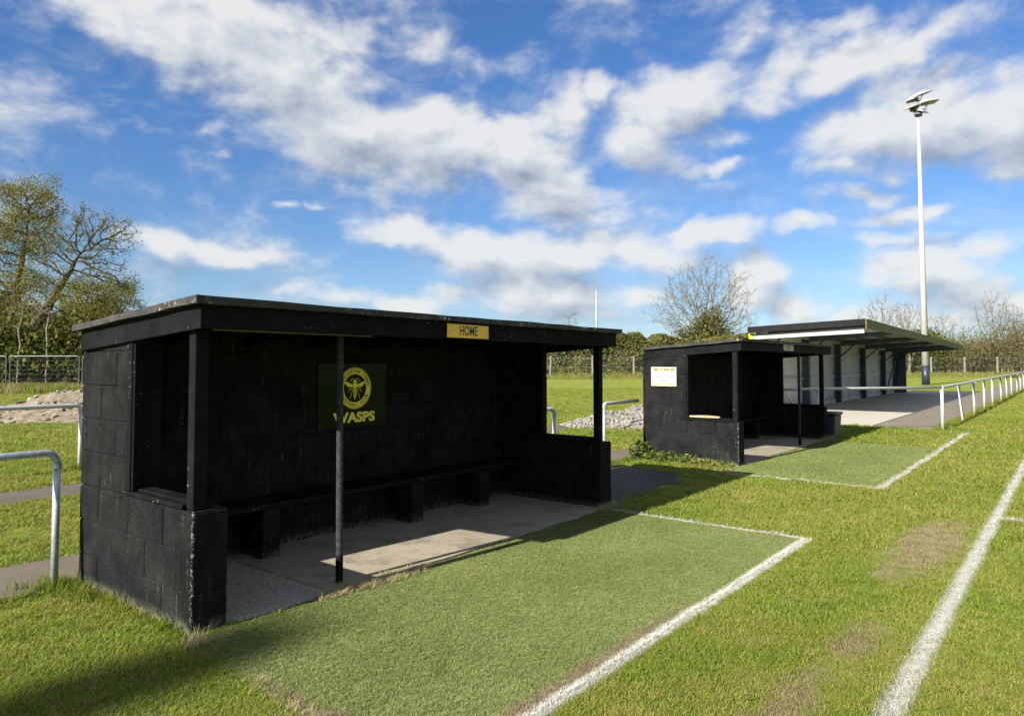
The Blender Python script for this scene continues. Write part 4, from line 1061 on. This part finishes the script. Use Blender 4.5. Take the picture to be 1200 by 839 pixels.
def bare_tree(label, r_, a_, h, w, seed, r0, leafm='bud_leaf', nl=1200, name='bare_tree', zc=.62, tip=.009, dk=.42, n=420, step=.30, lsz=.08):
    bx, by = spot(r_, a_)
    return tree(name, label, 'tree', (bx, by), [(wr([(0, 0, -.1), (.1, 0, h * .22), (0, 0, h * .36)]), None), (wr([(.05, .1, 0), (.6, .1, h * .3)]), None)],
         [((0, 0, h * zc), (w * .5, w * .5, h * (1 - zc)), n)], seed, r0, 'ash_bark', leafm, nl, lsz, 4, step, dk, tip=tip, spread=.12)
bare_tree('large bare ash tree standing behind the farther dugout roof', 21.4, 80, 12.6, 11.4, 55, .28, nl=5000, n=2100, tip=.011, dk=.36, zc=.58, step=.30)
bx, by = spot(21.2, 79)
tree('ivy_bush', 'rounded ivy covered bush at the foot of the large bare ash', 'bush', (bx, by), [([(0, 0, 0), (0, 0, 2.5)], None)], [((0, 0, 3.4), (2.6, 2.6, 2.6), 130), ((.6, -.4, 5.2), (1.6, 1.6, 1.5), 50)], 82, .15, 'oak_bark', 'ivy_leaf', 8000, .28, 2, .5, .8, spread=.4)
bare_tree('small pale tree peeping over the right end of the home dugout roof', 6.9, 86, 7.6, 2.6, 57, .12, nl=900, n=160)
bare_tree('low bare tree between the home dugout and the ash', 13.6, 88, 5.6, 5.0, 58, .14, nl=1800, n=260)
bare_tree('wide bare tree behind the middle of the stand roof', 38.6, 75, 8.6, 5.6, 59, .2, nl=1400, n=460)
bare_tree('narrow bare tree between the stand roof and the floodlight mast', 42.6, 77, 8.3, 4.0, 60, .16, nl=1200, n=320)
bare_tree('rounded bare tree just right of the floodlight mast', 49.4, 82, 7.0, 5.6, 61, .16, nl=2200, n=400)
bare_tree('tall grey bare tree rising over the brown shrubs at right', 54.6, 81, 9.6, 5.0, 62, .22, nl=700, n=560)
bare_tree('bare tree at the right edge behind the brown shrubs', 58.6, 83, 8.2, 4.6, 63, .2, nl=900, n=420)

# slim pale mast far off behind the fence
x, y = spot(6.44, 54.5)
o = MB().tube([(0, 0, -.1), (0, 0, 4.2), (0, 0, 6.95)], [.085, .075, .06], 10).build('slim_mast', 'rail_steel', None, smooth=True); o.location = (x, y, 0)
props(o, 'slim pale mast rising above the right end of the home dugout roof', 'mast')

# ------------------------------------------------------------------ grass: one scattered object per kind
HIDE = bpy.data.collections.new('tuft_library')            # not linked into the scene: only scattered from
def tuft(kind, seed, n, rad_, h, w, lean, mat):
    r = np.random.default_rng(seed); vs = []; fs = []; tint = []
    for k in range(n):
        a = r.random() * 6.28; q = r.random() ** .5 * rad_; b = np.array([q * math.cos(a), q * math.sin(a), 0]); hh = h * r.uniform(.5, 1.25); ww = w * r.uniform(.7, 1.3)
        la = r.random() * 6.28; ln = lean * r.uniform(.2, 1.3) * hh; dv = np.array([math.cos(la) * ln, math.sin(la) * ln, 0]); sd = np.array([-math.sin(la + r.normal(0, .6)), math.cos(la), 0]) * ww / 2
        m_ = b + dv * .35 + np.array([0, 0, hh * .6]); e = b + dv + np.array([0, 0, hh]); i = len(vs)
        vs += [tuple(b - sd), tuple(b + sd), tuple(m_ + sd * .8), tuple(m_ - sd * .8), tuple(e)]; fs += [(i, i + 1, i + 2, i + 3), (i + 3, i + 2, i + 4)]; c = r.random(); tint += [c, c]
    me = bpy.data.meshes.new(kind); me.from_pydata(vs, [], fs); me.materials.append(MAT[mat])
    at = me.attributes.new('tint', 'FLOAT', 'FACE'); at.data.foreach_set('value', tint)
    o = bpy.data.objects.new(kind, me); return o
def scatter(name, label, pts, scales, tufts, kindlabel='grass'):
    """points -> one object whose geometry nodes plant a tuft on each"""
    col = bpy.data.collections.new(name + '_library')
    for o in tufts: col.objects.link(o)
    me = bpy.data.meshes.new(name); me.from_pydata([tuple(p) for p in pts], [], [])
    a = me.attributes.new('s', 'FLOAT', 'POINT'); a.data.foreach_set('value', np.asarray(scales, float))
    a = me.attributes.new('rz', 'FLOAT', 'POINT'); a.data.foreach_set('value', rng.random(len(pts)) * 6.28)
    a = me.attributes.new('pick', 'INT', 'POINT'); a.data.foreach_set('value', rng.integers(0, len(tufts), len(pts)).astype(np.int32))
    ob = bpy.data.objects.new(name, me); COL.objects.link(ob)
    t = bpy.data.node_groups.new(name, 'GeometryNodeTree')
    t.interface.new_socket('Geometry', in_out='INPUT', socket_type='NodeSocketGeometry'); t.interface.new_socket('Geometry', in_out='OUTPUT', socket_type='NodeSocketGeometry')
    gi = t.nodes.new('NodeGroupInput'); go = t.nodes.new('NodeGroupOutput')
    ci = t.nodes.new('GeometryNodeCollectionInfo'); ci.inputs[0].default_value = col; ci.inputs['Separate Children'].default_value = True; ci.inputs['Reset Children'].default_value = True
    def attr(nm, ty):
        n_ = t.nodes.new('GeometryNodeInputNamedAttribute'); n_.data_type = ty; n_.inputs[0].default_value = nm; return n_.outputs[0]
    iop = t.nodes.new('GeometryNodeInstanceOnPoints'); iop.inputs['Pick Instance'].default_value = True
    cx = t.nodes.new('ShaderNodeCombineXYZ'); t.links.new(attr('rz', 'FLOAT'), cx.inputs[2])
    e2r = t.nodes.new('FunctionNodeEulerToRotation'); t.links.new(cx.outputs[0], e2r.inputs[0])
    t.links.new(gi.outputs[0], iop.inputs['Points']); t.links.new(ci.outputs[0], iop.inputs['Instance'])
    t.links.new(attr('pick', 'INT'), iop.inputs['Instance Index']); t.links.new(e2r.outputs[0], iop.inputs['Rotation']); t.links.new(attr('s', 'FLOAT'), iop.inputs['Scale'])
    t.links.new(iop.outputs[0], go.inputs[0])
    md = ob.modifiers.new('planting', 'NODES'); md.node_group = t
    return props(ob, label, None, None, 'stuff')

NOGRASS = [t1, t2, PATH, STRIP, WALK, rect(18.5, 41.5, 3.6, 7.3), rect(2.06, 6.56, 3.86, 5.4), rect(10.2, 14.82, 3.86, 5.44)]
def wedge(n, d0, d1, power, seed, half=48):
    """points in a fan around the standpoint, denser near it; half angle well past the frame"""
    r = np.random.default_rng(seed); u = r.random(n)
    if power == 2: d = d0 * (d1 / d0) ** u            # density falls with distance squared
    else: d = np.sqrt(d0 * d0 + u * (d1 * d1 - d0 * d0))
    a = YAW + np.radians(r.uniform(-half, half, n)); return d * np.cos(a), d * np.sin(a), d
def filt(x, y, d, polys=NOGRASS):
    k = np.ones(len(x), bool)
    for p in polys: k &= ~inpoly(x, y, p)
    k &= ~(inpoly(x, y, ASPH) & (rng.random(len(x)) < .97))
    return x[k], y[k], d[k]
xa, ya, da = wedge(30000, 1.6, 4.5, 1, 1); xb, yb, db = wedge(62000, 4.5, 42, 2, 2)
x, y, d = filt(np.r_[xa, xb], np.r_[ya, yb], np.r_[da, db])
nz = np.array([mnoise.noise(Vector((a * 1.3, b * 1.3, 4))) + .6 * mnoise.noise(Vector((a * 5, b * 5, 9))) for a, b in zip(x, y)])
sc_ = np.clip(d / 5.0, 1, 3.2) ** .8 * (1 + .2 * nz)
# trodden strips carry shorter blades
for (bx, by, rx, ry) in [(6.9, 1.0, 1.7, .42), (4.25, .98, .75, .25), (3.35, 1.0, 1.0, .26), (5.9, 1.15, .9, .25)]:
    sc_ *= np.where(((x - bx) / rx) ** 2 + ((y - by) / ry) ** 2 < .6, .8, 1)
on_line = (np.abs(y - TOUCH_Y) < .07) | ((np.abs(y - 1.87) < .06) & (x < 6.5))
sc_ *= np.where(on_line, .6, 1)
LT = [tuft('lawn_tuft', 100 + k, 26, .058, .0165, .0034, 1.7, 'lawn_blade') for k in range(5)] + [tuft('lawn_tuft', 110, 28, .05, .023, .0044, 1.3, 'lawn_blade')]
scatter('lawn_grass', 'short mown grass', np.c_[x, y, np.zeros(len(x))], sc_, LT)
# synthetic fibre
r_ = np.random.default_rng(8)
def fill(poly, n):
    P_ = np.array(poly); a = P_[:, 0].min() + r_.random(n) * np.ptp(P_[:, 0]); b = P_[:, 1].min() + r_.random(n) * np.ptp(P_[:, 1]); k = inpoly(a, b, poly); return a[k], b[k]
a1, b1 = fill(t1, 42000); a2, b2 = fill(t2, 16000)
TT = [tuft('fibre_tuft', 120 + k, 22, .016, .009, .0024, 1.1, 'turf_fibre') for k in range(4)]
sT = np.r_[np.full(len(a1), 1.), np.full(len(a2), 1.6)] * r_.uniform(.7, 1.25, len(a1) + len(a2))
scatter('turf_fibres', 'synthetic grass fibres', np.c_[np.r_[a1, a2], np.r_[b1, b2], np.full(len(a1) + len(a2), .0035)], sT, TT)
# long grass: at wall feet, post feet, barrier line, fence line
L_x, L_y, L_s = [], [], []
def along(p, q, n, spread, s0, s1):
    for k in range(n):
        f = r_.random(); L_x.append(p[0] + (q[0] - p[0]) * f + r_.normal(0, spread)); L_y.append(p[1] + (q[1] - p[1]) * f + r_.normal(0, spread)); L_s.append(r_.uniform(s0, s1))
along((2.0, 3.95), (2.0, 5.42), 70, .03, .3, .8); along((1.98, 5.0), (1.9, 5.45), 26, .08, .5, 1.2)
along((1.92, 5.46), (1.92, 5.46), 26, .09, .5, 1.1); along((-8, 5.3), (1.7, 5.3), 240, .05, .3, .7); along((-8, 6.33), (8, 6.36), 260, .06, .3, .8)
along((-8, 8.8), (6, 8.8), 200, .1, .4, .9); along((-8, 10.1), (6, 10.1), 240, .12, .5, 1.1); along((-8, 11.05), (4.2, 11.05), 200, .1, .6, 1.2); along((4.17, 11.05), (4.17, 11.05), 14, .1, .9, 1.3)
along((6.7, 5.46), (7.8, 5.44), 40, .06, .4, .9); along((9.1, 5.5), (10.2, 5.5), 50, .08, .4, 1.0); along((6.62, 4.0), (6.7, 5.3), 50, .05, .3, .7)
along((9.6, 5.2), (10.1, 4.0), 60, .10, .4, .9); along((18.5, 2.5), (60, 2.5), 520, .10, .5, 1.1); along((18.4, 2.4), (45, 2.35), 260, .08, .6, 1.2); along((15, 5.1), (18.3, 2.6), 40, .08, .4, .9); along((14.9, 3.95), (15.4, 3.7), 24, .06, .4, .8)
along((2.45, 2.52), (2.6, 2.46), 5, .03, .25, .5); along((2.0, 3.86), (1.9, 3.1), 30, .06, .25, .5); along((6.5, 3.85), (9.2, 4.0), 60, .1, .25, .5)
TL = [tuft('long_tuft', 140 + k, 22, .06, .085, .0050, .85, 'tall_blade') for k in range(4)]
scatter('long_grass', 'longer grass at the feet of walls and posts', np.c_[L_x, L_y, np.zeros(len(L_x))], L_s, TL)
# rough unmown strips by the far fences
n = 11000; u = r_.random(n) * FL; v = -r_.random(n) ** 1.6 * 5.5
fx = FA.x + FD.x * u + nrm_.x * v; fy = FA.y + FD.y * u + nrm_.y * v
n2 = 2200; a = r_.uniform(-40, -12, n2); b = 35.2 + r_.normal(0, .9, n2) + .4; hx = a * SY + b * CY; hy = -a * CY + b * SY
TR = [tuft('rough_tuft', 160 + k, 26, .22, .44, .020, .55, 'rough_blade' if k % 2 else 'tall_blade') for k in range(4)]
scatter('rough_grass', 'unmown grass along the far fences', np.c_[np.r_[fx, hx], np.r_[fy, hy], np.zeros(n + n2)], np.r_[r_.uniform(.5, 1.25, n) * (1 + .15 * v), r_.uniform(.5, 1.1, n2)], TR)
# dry debris
D_x, D_y, D_s = [], [], []
L_x, L_y, L_s = D_x, D_y, D_s
along((6.35, 3.85), (6.6, 3.84), 40, .05, .3, .7); along((2.9, 3.84), (3.75, 3.80), 200, .045, .18, .45); along((2.0, 3.75), (2.05, 3.8), 14, .04, .3, .6); along((1.95, 3.1), (1.85, 2.3), 40, .05, .15, .3); along((14.55, 3.85), (14.85, 3.8), 24, .06, .5, 1.1)
TD = [tuft('dry_tuft', 180 + k, 24, .06, .10, .004, 1.4, 'dry_blade') for k in range(3)]
scatter('dry_grass', 'dead dry grass at the dugout edges', np.c_[D_x, D_y, np.full(len(D_x), .01)], D_s, TD)

# weeds at the foot of the far dugout's end wall
def weeds():
    r = np.random.default_rng(77); c = []; st = MB()
    for k in range(85):
        f = r.random(); x = 10.12 - abs(r.normal(0, .11)); y = 3.95 + f * 1.6; h = (.07 + .11 * f * f) * r.uniform(.5, 1.5)
        if y > 5.25: h *= 1.3
        st.tube([(x, y, 0), (x + r.normal(0, .03), y + r.normal(0, .03), h)], [.005, .002], 4, False)
        for j in range(int(22 * h / .2) + 4): zz = r.random() * h; c.append((x + r.normal(0, .05), y + r.normal(0, .05), max(.02, zz)))
    V, F, tn = cards(np.array(c), .065, 5, .55)
    o = link_mesh('wall_weeds', V.tolist(), F, 'weed_leaf', tint=tn); props(o, 'leafy weeds along the farther dugout end wall', None, None, 'stuff')
    s = st.build('weed_stems', 'weed_leaf', o)
weeds()
def dandelion(x, y, lb):
    T = thing('dandelion', lb, 'flower', (x, y, 0)); MB().tube([(0, 0, 0), (.01, 0, .13)], .003, 5).build('stalk', 'weed_leaf', T)
    n = 14; vs = [(.01, 0, .128)]; fs = []
    for k in range(n): a = 6.283 * k / n; vs += [(.01 + .026 * math.cos(a), .026 * math.sin(a), .142 + .003 * (k % 2))]
    vs.append((.01, 0, .146))
    for k in range(n): fs += [(0, 1 + (k + 1) % n, 1 + k), (n + 1, 1 + k, 1 + (k + 1) % n)]
    link_mesh('flower_head', vs, fs, 'yellow_plastic', T)
dandelion(10.0, 4.62, 'yellow dandelion among the weeds at the farther dugout end wall')

# ------------------------------------------------------------------ light and sky
SUN = Vector((-1.70, .145, 1.0)).normalized()
sl = bpy.data.lights.new('sun', 'SUN'); sl.energy = 5.0; sl.angle = R(.53); sl.color = (1, .93, .82)
so = bpy.data.objects.new('sun', sl); COL.objects.link(so); so.rotation_euler = SUN.to_track_quat('Z', 'Y').to_euler(); so.location = (-20, 5, 30)
w = bpy.data.worlds.new('World'); sc.world = w; w.use_nodes = True; t = w.node_tree; t.nodes.clear()
sky = nd(t, 'ShaderNodeTexSky', sky_type='NISHITA', sun_disc=False, sun_elevation=math.asin(SUN.z), sun_rotation=math.atan2(SUN.x, SUN.y), altitude=60., air_density=1.0, dust_density=.2, ozone_density=1.5)
dirn = nd(t, 'ShaderNodeTexCoord').outputs['Generated']
s = nd(t, 'ShaderNodeSeparateXYZ', {0: dirn}); dx, dy, dz = s.outputs
rt = mth(t, 'SUBTRACT', mth(t, 'MULTIPLY', dx, SY), mth(t, 'MULTIPLY', dy, CY)); fw = mth(t, 'ADD', mth(t, 'MULTIPLY', dx, CY), mth(t, 'MULTIPLY', dy, SY))
az = mth(t, 'ARCTAN2', rt, fw); el = mth(t, 'ARCSINE', dz)
ae = nd(t, 'ShaderNodeCombineXYZ', {0: az, 1: el, 2: 0.}).outputs[0]
TH = R(2.3)
def azel(px, py):
    a, b = px - 600, py - 389.8; f = 840 * math.cos(TH) + b * math.sin(TH); u = 840 * math.sin(TH) - b * math.cos(TH)
    return math.atan2(a, f), math.atan2(u, math.hypot(a, f))
# cloud banks: compass bearing / height above the horizon (read off the photograph), half sizes in degrees, tilt, weight
BANK = [(140, 20, 90, 34, 18, .75), (230, 45, 120, 55, 22, .95), (330, 90, 130, 75, 14, 1.0), (280, 20, 170, 50, 0, .85), (400, 60, 90, 60, 30, .75), (420, 150, 120, 62, 14, 1.05), (520, 165, 120, 55, 8, 1.1),
        (600, 180, 110, 55, 10, 1.1), (650, 225, 85, 48, 14, 1.1), (665, 130, 50, 42, -25, .85), (700, 105, 36, 26, -30, .7), (235, 150, 60, 14, -14, .45), (500, 60, 85, 45, 20, .42),
        (740, 150, 70, 34, 10, .8), (800, 120, 95, 42, -6, .95), (860, 165, 60, 20, -4, .7), (900, 110, 70, 40, -22, .8), (980, 88, 85, 24, -20, .8), (1080, 52, 90, 18, -20, .62), (870, 30, 45, 22, -15, .4), (985, 28, 36, 12, -10, .42),
        (1000, 150, 95, 40, -16, .9), (985, 190, 45, 20, 0, .75), (1090, 150, 80, 42, 6, 1.0), (1165, 140, 90, 52, 8, 1.1), (1195, 185, 60, 30, 8, .9), (1100, 95, 40, 16, -20, .5),
        (480, 280, 75, 24, 6, .95), (560, 300, 110, 40, 6, 1.05), (660, 300, 110, 40, 4, 1.1), (740, 300, 90, 34, 0, 1.05), (830, 275, 70, 20, -18, .9), (640, 345, 120, 30, 2, 1.0), (560, 350, 110, 20, 0, .6), (745, 345, 60, 24, 0, .85),
        (185, 283, 60, 15, 6, .85), (260, 294, 65, 16, 4, .85), (345, 242, 30, 9, 0, .55), (380, 240, 24, 8, 0, .5), (260, 176, 20, 7, 0, .4), (400, 345, 80, 12, 0, .55), (490, 356, 60, 14, 6, .75), (320, 335, 70, 10, 0, .4),
        (850, 200, 55, 10, 0, .7), (940, 265, 34, 16, 0, .75), (1015, 222, 50, 12, 8, .5), (1085, 242, 70, 12, -10, .7), (1030, 282, 70, 12, 4, .55), (890, 335, 42, 34, -20, .95), (930, 362, 45, 20, 10, .9), (985, 372, 40, 12, 0, .7),
        (1095, 315, 80, 34, 4, 1.05), (1150, 345, 70, 28, 4, .85), (1120, 375, 100, 22, 0, .7), (1195, 350, 40, 30, 0, .7)]
def bank(vec):
    m = None
    warp = nd(t, 'ShaderNodeTexNoise', {'Vector': vec, 'Scale': 9., 'Detail': 3., 'Roughness': .6}).outputs['Color']
    wv = vmath(t, 'ADD', vec, vmath(t, 'MULTIPLY', vmath(t, 'SUBTRACT', warp, (.5, .5, .5)), (.10, .07, 0)))
    for (px, py, sx, sy, tilt, wt) in BANK:
        a0, e0 = azel(px, py)
        q = nd(t, 'ShaderNodeMapping', {'Vector': wv, 'Location': (a0, e0, 0), 'Rotation': (0, 0, R(-tilt)), 'Scale': (sx / 840 * 1.22, sy / 840 * 1.28, 1)}, vector_type='TEXTURE').outputs[0]
        gq = mth(t, 'MULTIPLY', nd(t, 'ShaderNodeTexGradient', {0: q}, gradient_type='SPHERICAL').outputs[1], wt)
        m = gq if m is None else mth(t, 'MAXIMUM', m, gq) if wt < .8 else nd(t, 'ShaderNodeMath', {0: m, 1: gq, 2: .12}, operation='SMOOTH_MAX').outputs[0]
    # broken cloud all round the sky outside the view
    out = mth(t, 'MULTIPLY', sstep(t, mth(t, 'ABSOLUTE', az), .72, .95), .42)
    up = mth(t, 'MULTIPLY', sstep(t, el, .52, .75), .38)
    return mth(t, 'MAXIMUM', m, mth(t, 'MAXIMUM', out, up))
def fbm(vec):
    v = vmath(t, 'MULTIPLY', vec, (1., 1.7, 1.))
    return noi(t, v, 7., 10., .58, .15)
f0 = fbm(ae); f1 = fbm(vmath(t, 'ADD', ae, (-.012, .014, 0)))
bk = bank(ae); bk1 = bank(vmath(t, 'ADD', ae, (-.018, .034, 0)))
den = mth(t, 'ADD', mth(t, 'MULTIPLY_ADD', bk, .72, .035), mth(t, 'MULTIPLY', mth(t, 'SUBTRACT', f0, .5), 1.5))
mask = sstep(t, den, .04, .52)
wisp = mth(t, 'MULTIPLY', sstep(t, noi(t, vmath(t, 'MULTIPLY', ae, (1., 2.2, 1.)), 6., 9., .66, .6), .46, .74), .5)
mask = mth(t, 'MAXIMUM', mask, mth(t, 'MULTIPLY', wisp, sstep(t, bk, -.02, .14)))
rel = mth(t, 'ADD', mth(t, 'MULTIPLY', mth(t, 'SUBTRACT', f0, f1), 2.4), mth(t, 'MULTIPLY', mth(t, 'SUBTRACT', bk, bk1), 1.1))
puff = mth(t, 'SUBTRACT', noi(t, vmath(t, 'MULTIPLY', ae, (1., 1.5, 1.)), 11., 3., .5), .5)
lit = mth(t, 'ADD', .77, mth(t, 'ADD', rel, mth(t, 'MULTIPLY', puff, .7))); thick = sstep(t, den, .32, .80)
lit = mth(t, 'SUBTRACT', lit, mth(t, 'MULTIPLY', thick, .22), clamp=True)
SK = .05
ccol = ramp(t, lit, [(.10, (.38, .44, .56)), (.40, (.60, .66, .76)), (.70, (.82, .86, .91)), (1., (1.04, 1.04, 1.03))])
CL = .325 / SK
cs = mix(t, 1., ccol, (CL, CL, CL), 'MULTIPLY')
skc = mix(t, 1., sky.outputs[0], ramp(t, el, [(0., (.55, .68, .94)), (.12, (.58, .75, 1.0)), (.22, (.53, .76, 1.07)), (.36, (.48, .765, 1.14)), (.55, (.47, .76, 1.18))]), 'MULTIPLY')
fin = mix(t, mth(t, 'MULTIPLY', mask, .92), skc, cs)
nd(t, 'ShaderNodeOutputWorld', {0: nd(t, 'ShaderNodeBackground', {0: fin, 1: SK}).outputs[0]})
w.cycles.sampling_method = 'MANUAL'; w.cycles.sample_map_resolution = 512
vs_ = sc.view_settings; vs_.view_transform = 'Standard'; vs_.look = 'None'; vs_.gamma = 1; vs_.use_curve_mapping = False; vs_.exposure = 1.35
sc.cycles.max_bounces = 6; sc.cycles.transparent_max_bounces = 24; sc.cycles.diffuse_bounces = 3; sc.cycles.use_denoising = True
